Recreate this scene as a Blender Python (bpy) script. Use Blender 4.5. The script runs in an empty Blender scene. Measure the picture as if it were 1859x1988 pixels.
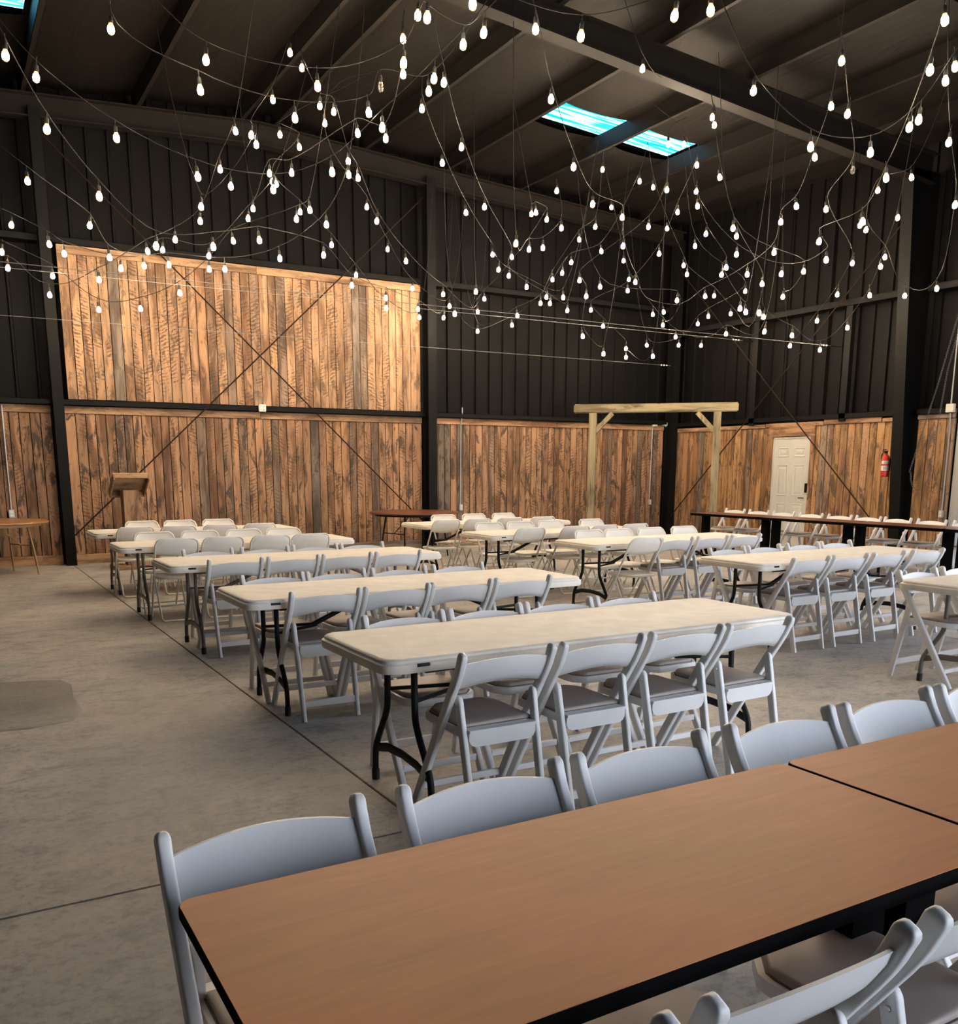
import bpy, bmesh, math, random
from mathutils import Vector, Matrix

random.seed(7)
SC = bpy.context.scene
COL = SC.collection

# ------------------------------------------------------------------ camera
cam_d = bpy.data.cameras.new('camera')
cam = bpy.data.objects.new('camera', cam_d)
COL.objects.link(cam)
R = ((0.86349, -0.095534, 0.495235), (-0.50436, -0.168064, 0.84698), (0.002316, -0.981136, -0.193305))
mw = Matrix.Identity(4)
for i in range(3):
    mw[i][0] = R[i][0]; mw[i][1] = -R[i][1]; mw[i][2] = -R[i][2]
mw[2][3] = 1.51
cam.matrix_world = mw
cam_d.sensor_fit = 'HORIZONTAL'
cam_d.sensor_width = 36.0
cam_d.lens = 1756.7 / 1859.0 * 36.0
cam_d.shift_y = (1252.0 - 994.0) / 1859.0
cam_d.clip_start = 0.05
cam_d.clip_end = 200
SC.camera = cam

# ------------------------------------------------------------------ view, world
SC.view_settings.view_transform = 'Standard'
SC.view_settings.look = 'None'
SC.view_settings.gamma = 1.0
SC.view_settings.use_curve_mapping = False
SC.view_settings.exposure = 0.45
SKY_STRENGTH = 8.8
BULB_STRENGTH = 245.0
W = bpy.data.worlds.new('sky')
SC.world = W
W.use_nodes = True
wn = W.node_tree.nodes; wl = W.node_tree.links
bg = wn['Background']
tc = wn.new('ShaderNodeTexCoord'); sep = wn.new('ShaderNodeSeparateXYZ'); cr = wn.new('ShaderNodeValToRGB')
wl.new(tc.outputs['Generated'], sep.inputs[0]); wl.new(sep.outputs['Z'], cr.inputs[0])
cr.color_ramp.elements[0].position = 0.0; cr.color_ramp.elements[0].color = (0.95, 0.965, 1.0, 1)
cr.color_ramp.elements[1].position = 0.7; cr.color_ramp.elements[1].color = (0.40, 0.61, 1.0, 1)
wl.new(cr.outputs[0], bg.inputs['Color'])
bg.inputs['Strength'].default_value = SKY_STRENGTH

def portal(loc, rot, sx, sy):
    l = bpy.data.lights.new('daylight_portal', 'AREA'); l.shape = 'RECTANGLE'; l.size = sx; l.size_y = sy
    l.cycles.is_portal = True
    o = bpy.data.objects.new('daylight_portal', l); o.location = loc; o.rotation_euler = rot
    COL.objects.link(o)
# portals guide the sky light through the two open doorways (they emit nothing themselves)
portal((7.0, -4.9, 2.1), (math.radians(-90), 0, 0), 7.0, 4.2)
portal((13.7, 1.45, 2.1), (0, math.radians(90), 0), 4.2, 4.9)

# ------------------------------------------------------------------ materials
def nmat(name):
    m = bpy.data.materials.new(name); m.use_nodes = True
    return m, m.node_tree.nodes, m.node_tree.links, m.node_tree.nodes['Principled BSDF']

def plain(name, col, rough=0.5, metal=0.0, spec=None, vary=0.0, vscale=6.0, bump=0.0, bscale=60):
    m, n, l, b = nmat(name)
    b.inputs['Roughness'].default_value = rough; b.inputs['Metallic'].default_value = metal
    if spec is not None: b.inputs['Specular IOR Level'].default_value = spec
    g = n.new('ShaderNodeNewGeometry')
    t = n.new('ShaderNodeTexNoise'); t.inputs['Scale'].default_value = vscale; t.inputs['Detail'].default_value = 5
    l.new(g.outputs['Position'], t.inputs['Vector'])
    r = n.new('ShaderNodeValToRGB')
    lo = [max(0, c * (1 - vary)) for c in col]; hi = [min(1, c * (1 + vary)) for c in col]
    r.color_ramp.elements[0].position = .35; r.color_ramp.elements[0].color = (*lo, 1)
    r.color_ramp.elements[1].position = .65; r.color_ramp.elements[1].color = (*hi, 1)
    l.new(t.outputs['Fac'], r.inputs[0]); l.new(r.outputs[0], b.inputs['Base Color'])
    if bump:
        t2 = n.new('ShaderNodeTexNoise'); t2.inputs['Scale'].default_value = bscale; t2.inputs['Detail'].default_value = 4
        l.new(g.outputs['Position'], t2.inputs['Vector'])
        bp = n.new('ShaderNodeBump'); bp.inputs['Strength'].default_value = bump; bp.inputs['Distance'].default_value = .004
        l.new(t2.outputs['Fac'], bp.inputs['Height']); l.new(bp.outputs[0], b.inputs['Normal'])
    return m

def ramp(n, stops):
    r = n.new('ShaderNodeValToRGB'); e = r.color_ramp.elements
    while len(e) < len(stops): e.new(0.5)
    for k, (p, c) in enumerate(stops):
        e[k].position = p; e[k].color = (*c, 1) if len(c) == 3 else c
    return r

def mixc(n, l, fac, a, b, mode='MIX'):
    x = n.new('ShaderNodeMix'); x.data_type = 'RGBA'; x.blend_type = mode
    for s, v in ((0, fac), (6, a), (7, b)):
        if hasattr(v, 'links') or hasattr(v, 'is_linked'): l.new(v, x.inputs[s])
        elif s == 0: x.inputs[0].default_value = v
        else: x.inputs[s].default_value = (*v, 1)
    return x.outputs[2]

def math_n(n, l, op, a, b=None, c=None):
    x = n.new('ShaderNodeMath'); x.operation = op
    for k, v in enumerate((a, b, c)):
        if v is None: continue
        if hasattr(v, 'is_linked'): l.new(v, x.inputs[k])
        else: x.inputs[k].default_value = v
    return x.outputs[0]

def wood_mat(name, horiz=False, light=(0.42, 0.26, 0.15), mid=(0.30, 0.175, 0.10), dark=(0.085, 0.048, 0.028), grey=(0.20, 0.16, 0.125), stain=0.8, saw=0.85):
    """rough-sawn boards: every board gets its own tone, grain, saw marks, knots and dark streaks"""
    m, n, l, b = nmat(name)
    b.inputs['Roughness'].default_value = .78; b.inputs['Specular IOR Level'].default_value = .25
    g = n.new('ShaderNodeNewGeometry'); oi = n.new('ShaderNodeObjectInfo')
    off = n.new('ShaderNodeVectorMath'); off.operation = 'SCALE'
    cb = n.new('ShaderNodeCombineXYZ')
    l.new(math_n(n, l, 'MULTIPLY', oi.outputs['Random'], 37.0), cb.inputs[0])
    l.new(math_n(n, l, 'MULTIPLY', oi.outputs['Random'], 91.0), cb.inputs[1])
    l.new(math_n(n, l, 'MULTIPLY', oi.outputs['Random'], 53.0), cb.inputs[2])
    ad = n.new('ShaderNodeVectorMath'); ad.operation = 'ADD'
    l.new(g.outputs['Position'], ad.inputs[0]); l.new(cb.outputs[0], ad.inputs[1])
    def mp(sc):
        x = n.new('ShaderNodeMapping'); x.inputs['Scale'].default_value = sc
        l.new(ad.outputs[0], x.inputs['Vector']); return x.outputs[0]
    def noise(sc, det=6, rough=.6, dist=0.0):
        t = n.new('ShaderNodeTexNoise'); t.inputs['Scale'].default_value = 1.0
        t.inputs['Detail'].default_value = det; t.inputs['Roughness'].default_value = rough; t.inputs['Distortion'].default_value = dist
        l.new(mp(sc), t.inputs['Vector']); return t.outputs['Fac']
    S = (lambda a, z: (z, z, a)) if horiz else (lambda a, z: (a, a, z))
    grain = noise(S(24, 1.2), 5, .6, .4)
    big = noise(S(5.5, .9), 4, .6, .6)
    blot = noise(S(7, 2.4), 6, .7, .7)
    # base tone per board
    tone = ramp(n, [(0.0, mid), (0.14, light), (0.28, [c * .78 for c in light]), (0.42, [c * 1.15 for c in light]), (0.56, [c * .88 for c in light]), (0.72, (0.36, 0.20, 0.11)), (0.86, grey), (1.0, mid)])
    l.new(oi.outputs['Random'], tone.inputs[0])
    g1 = ramp(n, [(.34, (.62, .58, .54)), (.5, (.97, .97, .97)), (.68, (1.15, 1.12, 1.08))]); l.new(grain, g1.inputs[0])
    c1 = mixc(n, l, .8, tone.outputs[0], g1.outputs[0], 'MULTIPLY')
    b1 = ramp(n, [(.40, (.42, .38, .34)), (.52, (1.0, 1.0, 1.0)), (.66, (1.22, 1.18, 1.10))]); l.new(big, b1.inputs[0])
    c2 = mixc(n, l, .85, c1, b1.outputs[0], 'MULTIPLY')
    # saw marks: slanting fine bands on some boards only
    wv = n.new('ShaderNodeTexWave'); wv.wave_type = 'BANDS'; wv.bands_direction = 'DIAGONAL'
    wv.inputs['Scale'].default_value = 8.5; wv.inputs['Distortion'].default_value = 6.5; wv.inputs['Detail'].default_value = 2; wv.inputs['Detail Scale'].default_value = 1.6
    sg = math_n(n, l, 'SUBTRACT', 1.0, math_n(n, l, 'MULTIPLY', 2.0, math_n(n, l, 'ROUND', math_n(n, l, 'FRACT', math_n(n, l, 'MULTIPLY', oi.outputs['Random'], 13.7)))))
    sx_ = n.new('ShaderNodeSeparateXYZ'); l.new(mp((.55, .55, 1.25)), sx_.inputs[0]); cx_ = n.new('ShaderNodeCombineXYZ')
    l.new(math_n(n, l, 'MULTIPLY', sx_.outputs[0], sg), cx_.inputs[0]); l.new(math_n(n, l, 'MULTIPLY', sx_.outputs[1], sg), cx_.inputs[1]); l.new(sx_.outputs[2], cx_.inputs[2])
    l.new(cx_.outputs[0], wv.inputs['Vector'])
    sm = noise(S(7.5, 1.9), 4, .6)
    smr = ramp(n, [(.47, (0, 0, 0)), (.56, (1, 1, 1))]); l.new(sm, smr.inputs[0])
    wr = ramp(n, [(.18, (1, 1, 1)), (.42, (0, 0, 0))]); l.new(wv.outputs['Fac'], wr.inputs[0])
    hasw = ramp(n, [(.30, (0, 0, 0)), (.33, (1, 1, 1))]); l.new(math_n(n, l, 'FRACT', math_n(n, l, 'MULTIPLY', oi.outputs['Random'], 7.31)), hasw.inputs[0])
    f = math_n(n, l, 'MULTIPLY', math_n(n, l, 'MULTIPLY', wr.outputs[0], smr.outputs[0]), math_n(n, l, 'MULTIPLY', hasw.outputs[0], saw))
    c3 = mixc(n, l, f, c2, [c * .8 for c in dark])
    # dark weathered streaks
    st = ramp(n, [(.535, (0, 0, 0)), (.60, (1, 1, 1))]); l.new(blot, st.inputs[0])
    c4 = mixc(n, l, math_n(n, l, 'MULTIPLY', st.outputs[0], stain), c3, (0.058, 0.042, 0.030))
    # knots
    vo = n.new('ShaderNodeTexVoronoi'); vo.inputs['Scale'].default_value = 1.0
    l.new(mp(S(6.5, 2.6)), vo.inputs['Vector'])
    kn = ramp(n, [(.055, (1, 1, 1)), (.10, (0, 0, 0))]); l.new(vo.outputs['Distance'], kn.inputs[0])
    c5 = mixc(n, l, math_n(n, l, 'MULTIPLY', kn.outputs[0], .7), c4, (0.11, 0.048, 0.022))
    l.new(c5, b.inputs['Base Color'])
    bp = n.new('ShaderNodeBump'); bp.inputs['Strength'].default_value = .35; bp.inputs['Distance'].default_value = .004
    l.new(grain, bp.inputs['Height']); l.new(bp.outputs[0], b.inputs['Normal'])
    return m

M = {}
M['wood'] = wood_mat('rough_sawn_boards', light=(0.38, 0.232, 0.135), saw=.75, stain=.6)
M['wood_low'] = wood_mat('weathered_rough_sawn_boards', light=(0.31, 0.178, 0.10), mid=(0.20, 0.112, 0.064), grey=(0.14, 0.115, 0.09), saw=.6, stain=.95)
M['wood_h'] = wood_mat('rough_sawn_trim_boards', horiz=True, stain=.35, saw=.2)
M['wood_right'] = wood_mat('weathered_boards', light=(0.36, 0.205, 0.095), mid=(0.25, 0.13, 0.06), stain=.8, saw=.25)
M['pine'] = wood_mat('pale_treated_timber', light=(0.265, 0.222, 0.14), mid=(0.33, 0.27, 0.15), grey=(0.34, 0.29, 0.17), dark=(.3, .2, .09), stain=.08, saw=0)
M['pine_h'] = wood_mat('pale_treated_beam', horiz=True, light=(0.265, 0.222, 0.14), mid=(0.33, 0.28, 0.16), grey=(0.33, 0.29, 0.17), dark=(.3, .2, .09), stain=.05, saw=0)
M['black_wall'] = plain('black_painted_siding', (0.0023, 0.0021, 0.0020), .65, spec=.12, vary=.15, vscale=2)
M['black_steel'] = plain('black_painted_steel', (0.0045, 0.0043, 0.0042), .6, spec=.12, vary=.1)
M['purlin'] = plain('dark_grey_purlin_steel', (0.0105, 0.0092, 0.0080), .6, spec=.15, vary=.12)
M['rod'] = plain('rusty_brace_rod', (0.020, 0.011, 0.007), .7, spec=.1)
M['cable'] = plain('galvanised_cable', (0.30, 0.29, 0.27), .4, .6)
M['galv'] = plain('galvanised_metal', (0.45, 0.45, 0.43), .4, .6)
M['chair'] = plain('white_resin', (0.67, 0.662, 0.645), .42, vary=.02, vscale=10)
M['pad'] = plain('taupe_vinyl_pad', (0.31, 0.262, 0.232), .45, vary=.05, vscale=12)
M['seam'] = plain('dark_pad_seam', (0.12, 0.08, 0.06), .6)
M['poly'] = plain('beige_white_plastic', (0.84, 0.79, 0.69), .45, vary=.03)
M['beige_metal'] = plain('beige_enamelled_tube', (0.74, 0.69, 0.59), .4, vary=.03)
M['back_plastic'] = plain('grey_beige_backrest_rear', (0.50, 0.46, 0.40), .5)
M['table'] = plain('off_white_table_plastic', (0.78, 0.72, 0.62), .55, vary=.06, vscale=9, bump=.25, bscale=220)
M['tleg'] = plain('black_table_tube', (0.008, 0.008, 0.008), .5, .0, spec=.18)
M['edge'] = plain('black_edge_moulding', (0.004, 0.004, 0.004), .85, spec=.03)
M['gleg'] = plain('grey_table_tube', (0.14, 0.13, 0.11), .4, .3)
M['rubber'] = plain('black_rubber', (0.008, 0.008, 0.008), .7)
M['cord'] = plain('black_rubber_cord', (0.011, 0.0095, 0.0085), .6, spec=.2)
M['chain'] = plain('dull_steel_chain', (0.12, 0.11, 0.10), .5, .5)
M['screw'] = plain('zinc_screw', (0.5, 0.5, 0.48), .35, .9)
M['white_box'] = plain('white_enamel', (0.62, 0.58, 0.50), .45)
M['white_door'] = plain('white_door_paint', (0.50, 0.49, 0.44), .45, vary=.02)
M['red'] = plain('red_enamel', (0.50, 0.022, 0.018), .3)
M['label'] = plain('white_label', (0.62, 0.60, 0.56), .5)
M['slat'] = plain('white_door_slat', (0.60, 0.57, 0.52), .5, vary=.04)
M['light_wood'] = plain('tan_table_leg', (0.42, 0.26, 0.12), .5, vary=.1)
M['dark_top'] = plain('dark_walnut_laminate', (0.16, 0.055, 0.028), .3, vary=.12, vscale=14)
M['round_top'] = plain('brown_round_top', (0.34, 0.16, 0.06), .35, vary=.12, vscale=10)
M['green'] = plain('green_indicator', (0.05, 0.5, 0.2), .4)

def mk_brown():
    m, n, l, b = nmat('brown_woodgrain_laminate')
    b.inputs['Roughness'].default_value = .5; b.inputs['Specular IOR Level'].default_value = .22
    g = n.new('ShaderNodeNewGeometry')
    mp = n.new('ShaderNodeMapping'); mp.inputs['Scale'].default_value = (3.0, 26, 10); l.new(g.outputs['Position'], mp.inputs[0])
    t = n.new('ShaderNodeTexNoise'); t.inputs['Scale'].default_value = 1.4; t.inputs['Detail'].default_value = 7; t.inputs['Roughness'].default_value = .62; t.inputs['Distortion'].default_value = .5
    l.new(mp.outputs[0], t.inputs['Vector'])
    r = ramp(n, [(.3, (0.47, 0.180, 0.062)), (.55, (0.53, 0.205, 0.072)), (.8, (0.58, 0.232, 0.083))]); l.new(t.outputs['Fac'], r.inputs[0])
    t2 = n.new('ShaderNodeTexNoise'); t2.inputs['Scale'].default_value = 2.2; t2.inputs['Detail'].default_value = 2
    l.new(g.outputs['Position'], t2.inputs['Vector'])
    r2 = ramp(n, [(.35, (.92, .95, .86)), (.65, (1.06, .98, 1.02))]); l.new(t2.outputs['Fac'], r2.inputs[0])
    l.new(mixc(n, l, 1.0, r.outputs[0], r2.outputs[0], 'MULTIPLY'), b.inputs['Base Color'])
    return m
M['brown'] = mk_brown()

def mk_concrete(name='concrete', f=1.0):
    m, n, l, b = nmat(name)
    g = n.new('ShaderNodeNewGeometry')
    def noise(sc, det, ro=.6, vec=(1, 1, 1), dist=0):
        mp = n.new('ShaderNodeMapping'); mp.inputs['Scale'].default_value = vec; l.new(g.outputs['Position'], mp.inputs[0])
        t = n.new('ShaderNodeTexNoise'); t.inputs['Scale'].default_value = sc; t.inputs['Detail'].default_value = det; t.inputs['Roughness'].default_value = ro; t.inputs['Distortion'].default_value = dist
        l.new(mp.outputs[0], t.inputs['Vector']); return t.outputs['Fac']
    a = noise(.8, 6); c = noise(3.6, 11, .76, (1, 1.4, 1), .25); d = noise(26, 6, .7); st = noise(2.6, 9, .72, (1, 2.0, 1), .2)
    r = ramp(n, [(.32, (0.315 * f, 0.30 * f, 0.275 * f)), (.5, (0.415 * f, 0.385 * f, 0.345 * f)), (.68, (0.50 * f, 0.45 * f, 0.385 * f))]); l.new(a, r.inputs[0])
    r1 = ramp(n, [(.36, (.55, .55, .56)), (.5, (1, 1, 1)), (.64, (1.16, 1.13, 1.08))]); l.new(c, r1.inputs[0])
    x = mixc(n, l, .9, r.outputs[0], r1.outputs[0], 'MULTIPLY')
    r2 = ramp(n, [(.34, (.55, .55, .55)), (.52, (1.03, 1.03, 1.03))]); l.new(d, r2.inputs[0])
    x = mixc(n, l, .6, x, r2.outputs[0], 'MULTIPLY')
    r3 = ramp(n, [(.59, (0, 0, 0)), (.70, (1, 1, 1))]); l.new(st, r3.inputs[0])
    x = mixc(n, l, math_n(n, l, 'MULTIPLY', r3.outputs[0], .5), x, (0.13, 0.11, 0.09))
    l.new(x, b.inputs['Base Color'])
    rr = ramp(n, [(.3, (.5, .5, .5)), (.7, (.75, .75, .75))]); l.new(c, rr.inputs[0]); l.new(rr.outputs[0], b.inputs['Roughness'])
    bp = n.new('ShaderNodeBump'); bp.inputs['Strength'].default_value = .35; bp.inputs['Distance'].default_value = .004
    l.new(math_n(n, l, 'ADD', math_n(n, l, 'MULTIPLY', c, .8), math_n(n, l, 'MULTIPLY', d, .3)), bp.inputs['Height']); l.new(bp.outputs[0], b.inputs['Normal'])
    return m
M['concrete'] = mk_concrete()
M['patch'] = mk_concrete('smooth_dark_patch', .5)
M['joint'] = plain('dark_joint', (0.05, 0.035, 0.025), .9)

def mk_ceiling():
    m, n, l, b = nmat('black_vinyl_insulation')
    b.inputs['Roughness'].default_value = .62; b.inputs['Specular IOR Level'].default_value = .15; b.inputs['Base Color'].default_value = (0.0095, 0.0078, 0.0066, 1)
    g = n.new('ShaderNodeNewGeometry'); mp = n.new('ShaderNodeMapping'); mp.inputs['Scale'].default_value = (1.2, .35, 1); l.new(g.outputs['Position'], mp.inputs[0])
    t = n.new('ShaderNodeTexNoise'); t.inputs['Scale'].default_value = 2.4; t.inputs['Detail'].default_value = 3; t.inputs['Distortion'].default_value = 1.2
    l.new(mp.outputs[0], t.inputs['Vector'])
    bp = n.new('ShaderNodeBump'); bp.inputs['Strength'].default_value = .5; bp.inputs['Distance'].default_value = .04
    l.new(t.outputs['Fac'], bp.inputs['Height']); l.new(bp.outputs[0], b.inputs['Normal'])
    return m
M['ceiling'] = mk_ceiling()

def mk_bulb():
    m, n, l, b = nmat('warm_lit_bulb_glass')
    b.inputs['Base Color'].default_value = (1, .9, .7, 1)
    tc_ = n.new('ShaderNodeTexCoord'); sp = n.new('ShaderNodeSeparateXYZ'); l.new(tc_.outputs['Generated'], sp.inputs[0])
    # glass glows hardest around the filament and falls off to amber at neck and tip
    st = ramp(n, [(0.0, (.0030, .0030, .0030)), (.10, (.006, .006, .006)), (.20, (1, 1, 1)), (.64, (1, 1, 1)), (.76, (.007, .007, .007)), (1.0, (.0012, .0012, .0012))])
    l.new(sp.outputs['Z'], st.inputs[0])
    cl = ramp(n, [(0.0, (1.0, .50, .14)), (.22, (1.0, .80, .57)), (.62, (1.0, .80, .57)), (.85, (1.0, .45, .14)), (1.0, (1.0, .38, .10))])
    l.new(sp.outputs['Z'], cl.inputs[0]); l.new(cl.outputs[0], b.inputs['Emission Color'])
    l.new(math_n(n, l, 'MULTIPLY', st.outputs[0], BULB_STRENGTH * 1.3), b.inputs['Emission Strength'])
    return m
M['bulb'] = mk_bulb()
m, n, l, b = nmat('unlit_bulb_glass'); b.inputs['Base Color'].default_value = (.9, .85, .75, 1); b.inputs['Roughness'].default_value = .08; b.inputs['Transmission Weight'].default_value = .9
M['dead'] = m

def mk_sky_panel():
    m, n, l, b = nmat('translucent_ribbed_roof_panel')
    g = n.new('ShaderNodeNewGeometry'); mp = n.new('ShaderNodeMapping'); mp.inputs['Scale'].default_value = (.6, 9, 1); l.new(g.outputs['Position'], mp.inputs[0])
    t = n.new('ShaderNodeTexNoise'); t.inputs['Scale'].default_value = 1.6; t.inputs['Detail'].default_value = 4; l.new(mp.outputs[0], t.inputs['Vector'])
    r = ramp(n, [(.36, (0.0, .10, .15)), (.46, (.01, .26, .32)), (.56, (.26, .42, .43))]); l.new(t.outputs['Fac'], r.inputs[0])
    tr = n.new('ShaderNodeBsdfTransparent'); l.new(r.outputs[0], tr.inputs[0])
    l.new(tr.outputs[0], n['Material Output'].inputs['Surface'])
    return m
M['skypanel'] = mk_sky_panel()

# ------------------------------------------------------------------ mesh helpers
def finish(bm, name, mats, angle=38, smooth=True):
    bmesh.ops.recalc_face_normals(bm, faces=bm.faces)
    me = bpy.data.meshes.new(name)
    if smooth:
        for f in bm.faces: f.smooth = True
        a = math.radians(angle)
        for e in bm.edges:
            if len(e.link_faces) == 2:
                if e.calc_face_angle(0) > a: e.smooth = False
    bm.to_mesh(me); bm.free()
    for mt in (mats if isinstance(mats, (list, tuple)) else [mats]): me.materials.append(mt)
    return me

def obj(name, me, parent=None, loc=(0, 0, 0), rot=(0, 0, 0), scale=(1, 1, 1)):
    o = bpy.data.objects.new(name, me); COL.objects.link(o)
    o.location = loc; o.rotation_euler = rot; o.scale = scale
    if parent: o.parent = parent
    return o

def empty(name, loc=(0, 0, 0), rz=0):
    o = bpy.data.objects.new(name, None); o.empty_display_size = .1; COL.objects.link(o)
    o.location = loc; o.rotation_euler = (0, 0, rz); return o

def tag(o, label, cat, group=None):
    o['label'] = label; o['category'] = cat
    if group: o['group'] = group
    return o

def kids(o): return CH.get(o.name, [])
def copy_tree(root, loc, rz, label, group):
    r = root.copy(); COL.objects.link(r); r.location = loc; r.rotation_euler = (0, 0, rz)
    r['label'] = label
    if group: r['group'] = group
    for ch in list(root.children):
        c = ch.copy(); COL.objects.link(c); c.parent = r
        for g2 in ch.children:
            d = g2.copy(); COL.objects.link(d); d.parent = c
    return r

def box(bm, x0, x1, y0, y1, z0, z1, mi=0):
    v = [bm.verts.new((x, y, z)) for x in (x0, x1) for y in (y0, y1) for z in (z0, z1)]
    for q in ((0, 1, 3, 2), (4, 6, 7, 5), (0, 4, 5, 1), (2, 3, 7, 6), (0, 2, 6, 4), (1, 5, 7, 3)):
        f = bm.faces.new([v[i] for i in q]); f.material_index = mi
    return v

def rrect(w, t, r, seg=2):
    """outline of a rounded rectangle w (a-axis) by t (b-axis)"""
    r = min(r, w / 2 - 1e-5, t / 2 - 1e-5); p = []
    for cx_, cy_, a0 in ((w / 2 - r, t / 2 - r, 0), (-w / 2 + r, t / 2 - r, 90), (-w / 2 + r, -t / 2 + r, 180), (w / 2 - r, -t / 2 + r, 270)):
        for k in range(seg + 1):
            a = math.radians(a0 + 90 * k / seg); p.append((cx_ + r * math.cos(a), cy_ + r * math.sin(a)))
    return p

def sweep(bm, pts, sec, side, mi=0, caps=True, scales=None):
    """sweep a closed section (list of (a,b)) along pts; a goes along `side`, b perpendicular to side and path"""
    pts = [Vector(p) for p in pts]; side = Vector(side).normalized(); rings = []
    for i, p in enumerate(pts):
        t = (pts[min(i + 1, len(pts) - 1)] - pts[max(i - 1, 0)]).normalized()
        s = (side - t * side.dot(t)).normalized(); b_ = t.cross(s)
        k = scales[i] if scales else 1
        rings.append([bm.verts.new(p + s * a * k + b_ * b * k) for a, b in sec])
    n = len(sec)
    for i in range(len(rings) - 1):
        for j in range(n):
            f = bm.faces.new((rings[i][j], rings[i][(j + 1) % n], rings[i + 1][(j + 1) % n], rings[i + 1][j])); f.material_index = mi
    if caps:
        for rg in (rings[0], rings[-1]):
            f = bm.faces.new(rg); f.material_index = mi

def circ(r, n=8): return [(r * math.cos(2 * math.pi * k / n), r * math.sin(2 * math.pi * k / n)) for k in range(n)]

def tube(bm, pts, r, n=8, mi=0, side=None):
    pts = [Vector(p) for p in pts]
    if side is None:
        d = (pts[-1] - pts[0]).normalized()
        side = (1, 0, 0) if abs(d.x) < .8 else (0, 1, 0)
    sweep(bm, pts, circ(r, n), side, mi)

def smooth_path(pts, it=2):
    pts = [Vector(p) for p in pts]
    for _ in range(it):
        q = [pts[0]]
        for a, b_ in zip(pts, pts[1:]):
            q += [a.lerp(b_, .25), a.lerp(b_, .75)]
        q.append(pts[-1]); pts = q
    return pts

def prism(bm, outline, z0, z1, bev=0.0, mi=0):
    """vertical prism from an xy outline with an eased upper edge"""
    lv = [(z0, 0), (z1 - bev, 0), (z1 - bev * .3, bev * .3), (z1, bev)] if bev else [(z0, 0), (z1, 0)]
    cx_ = sum(p[0] for p in outline) / len(outline); cy_ = sum(p[1] for p in outline) / len(outline)
    ex = max(abs(p[0] - cx_) for p in outline); ey = max(abs(p[1] - cy_) for p in outline)
    rings = []
    for z, ins in lv:
        rings.append([bm.verts.new((cx_ + (x - cx_) * (1 - ins / ex), cy_ + (y - cy_) * (1 - ins / ey), z)) for x, y in outline])
    n = len(outline)
    for a, b_ in zip(rings, rings[1:]):
        for j in range(n):
            f = bm.faces.new((a[j], a[(j + 1) % n], b_[(j + 1) % n], b_[j])); f.material_index = mi
    f = bm.faces.new(rings[0]); f.material_index = mi
    f = bm.faces.new(rings[-1]); f.material_index = mi

def lathe(bm, prof, n=12, mi=0):
    rings = []
    for r, z in prof:
        if r < 1e-6: rings.append([bm.verts.new((0, 0, z))])
        else: rings.append([bm.verts.new((r * math.cos(2 * math.pi * k / n), r * math.sin(2 * math.pi * k / n), z)) for k in range(n)])
    for a, b_ in zip(rings, rings[1:]):
        for j in range(n):
            j2 = (j + 1) % n
            if len(a) == 1 and len(b_) == 1: continue
            if len(a) == 1: f = bm.faces.new((a[0], b_[j], b_[j2]))
            elif len(b_) == 1: f = bm.faces.new((a[j], a[j2], b_[0]))
            else: f = bm.faces.new((a[j], a[j2], b_[j2], b_[j]))
            f.material_index = mi

def boxmesh(name, mat, dims, bev=0.0):
    bm = bmesh.new(); x, y, z = dims
    box(bm, -x / 2, x / 2, -y / 2, y / 2, -z / 2, z / 2)
    if bev: bmesh.ops.bevel(bm, geom=list(bm.edges), offset=bev, segments=2, affect='EDGES')
    return finish(bm, name, mat)

PLACES = [
 'string lights from top left edge swagging through seven bulbs to top centre',
 'string lights with eleven bulbs descending from top left edge to the wood panel right end',
 'string lights with eight bulbs from left edge rising over the wood panel centre',
 'string lights with nine bulbs, lowest sag in front of the wood panel left half',
 'string lights with nine bulbs skimming the wood panel top board from left edge',
 'string lights with eight bulbs from left edge beside the wood panel upper left corner',
 'string lights with large bulbs, one unlit, sagging across top left',
 'string lights with four large bulbs, topmost swag left of centre',
 'string lights falling from a roof hook at top left past the middle steel column',
 'string lights with six bulbs falling leftward from the top left roof hook',
 'string lights with seven bulbs descending left over the dark wall above the wood panel',
 'string lights with eight bulbs descending to the wood panel upper right corner',
 'string lights with three small bulbs crossing at top centre',
 'string lights with four very large bulbs along the top edge right of centre',
 'string lights with five bulbs ending just left of the middle steel column',
 'string lights with seven bulbs descending right beyond the middle steel column',
 'string lights with seven bulbs descending from top centre right of the column',
 'longest string, fifteen bulbs, deep sag centre right between roof and corner',
 'string lights with five large bulbs, nearest swag at top right',
 'single bulb on a cable under the main rafter',
 'string lights with eleven bulbs falling from the main rafter and rising far right',
 'string lights with eleven bulbs curving down from the top right corner to centre right',
 'string lights with nine bulbs down the right edge and across the steel column',
 'string lights with eight bulbs, one unlit, hanging down the right wall',
 'string lights falling leftward from the hook beside the big roof light',
 'string lights falling rightward from the hook beside the big roof light',
 'string lights falling leftward from between the two roof lights',
 'string lights falling rightward from between the two roof lights',
 'string lights crossing before the right roof light, ending low left of the arch',
 'string lights with nine bulbs ending lowest of all above the timber arch',
 'string lights with six bulbs falling steeply right of the right roof light',
 'string lights with five bulbs under the left roof light near the back wall',
 'string lights with five bulbs fanning low right of the middle steel column',
 'string lights with six bulbs low in front of the back corner',
 'single bulb close under the main rafter beside another string bulbs',
 'short string of three bulbs low, directly above the arch beam right part',
 'short string of three bulbs in front of the right wall upper girt',
 'single bulb near the steel column at right']
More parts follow.
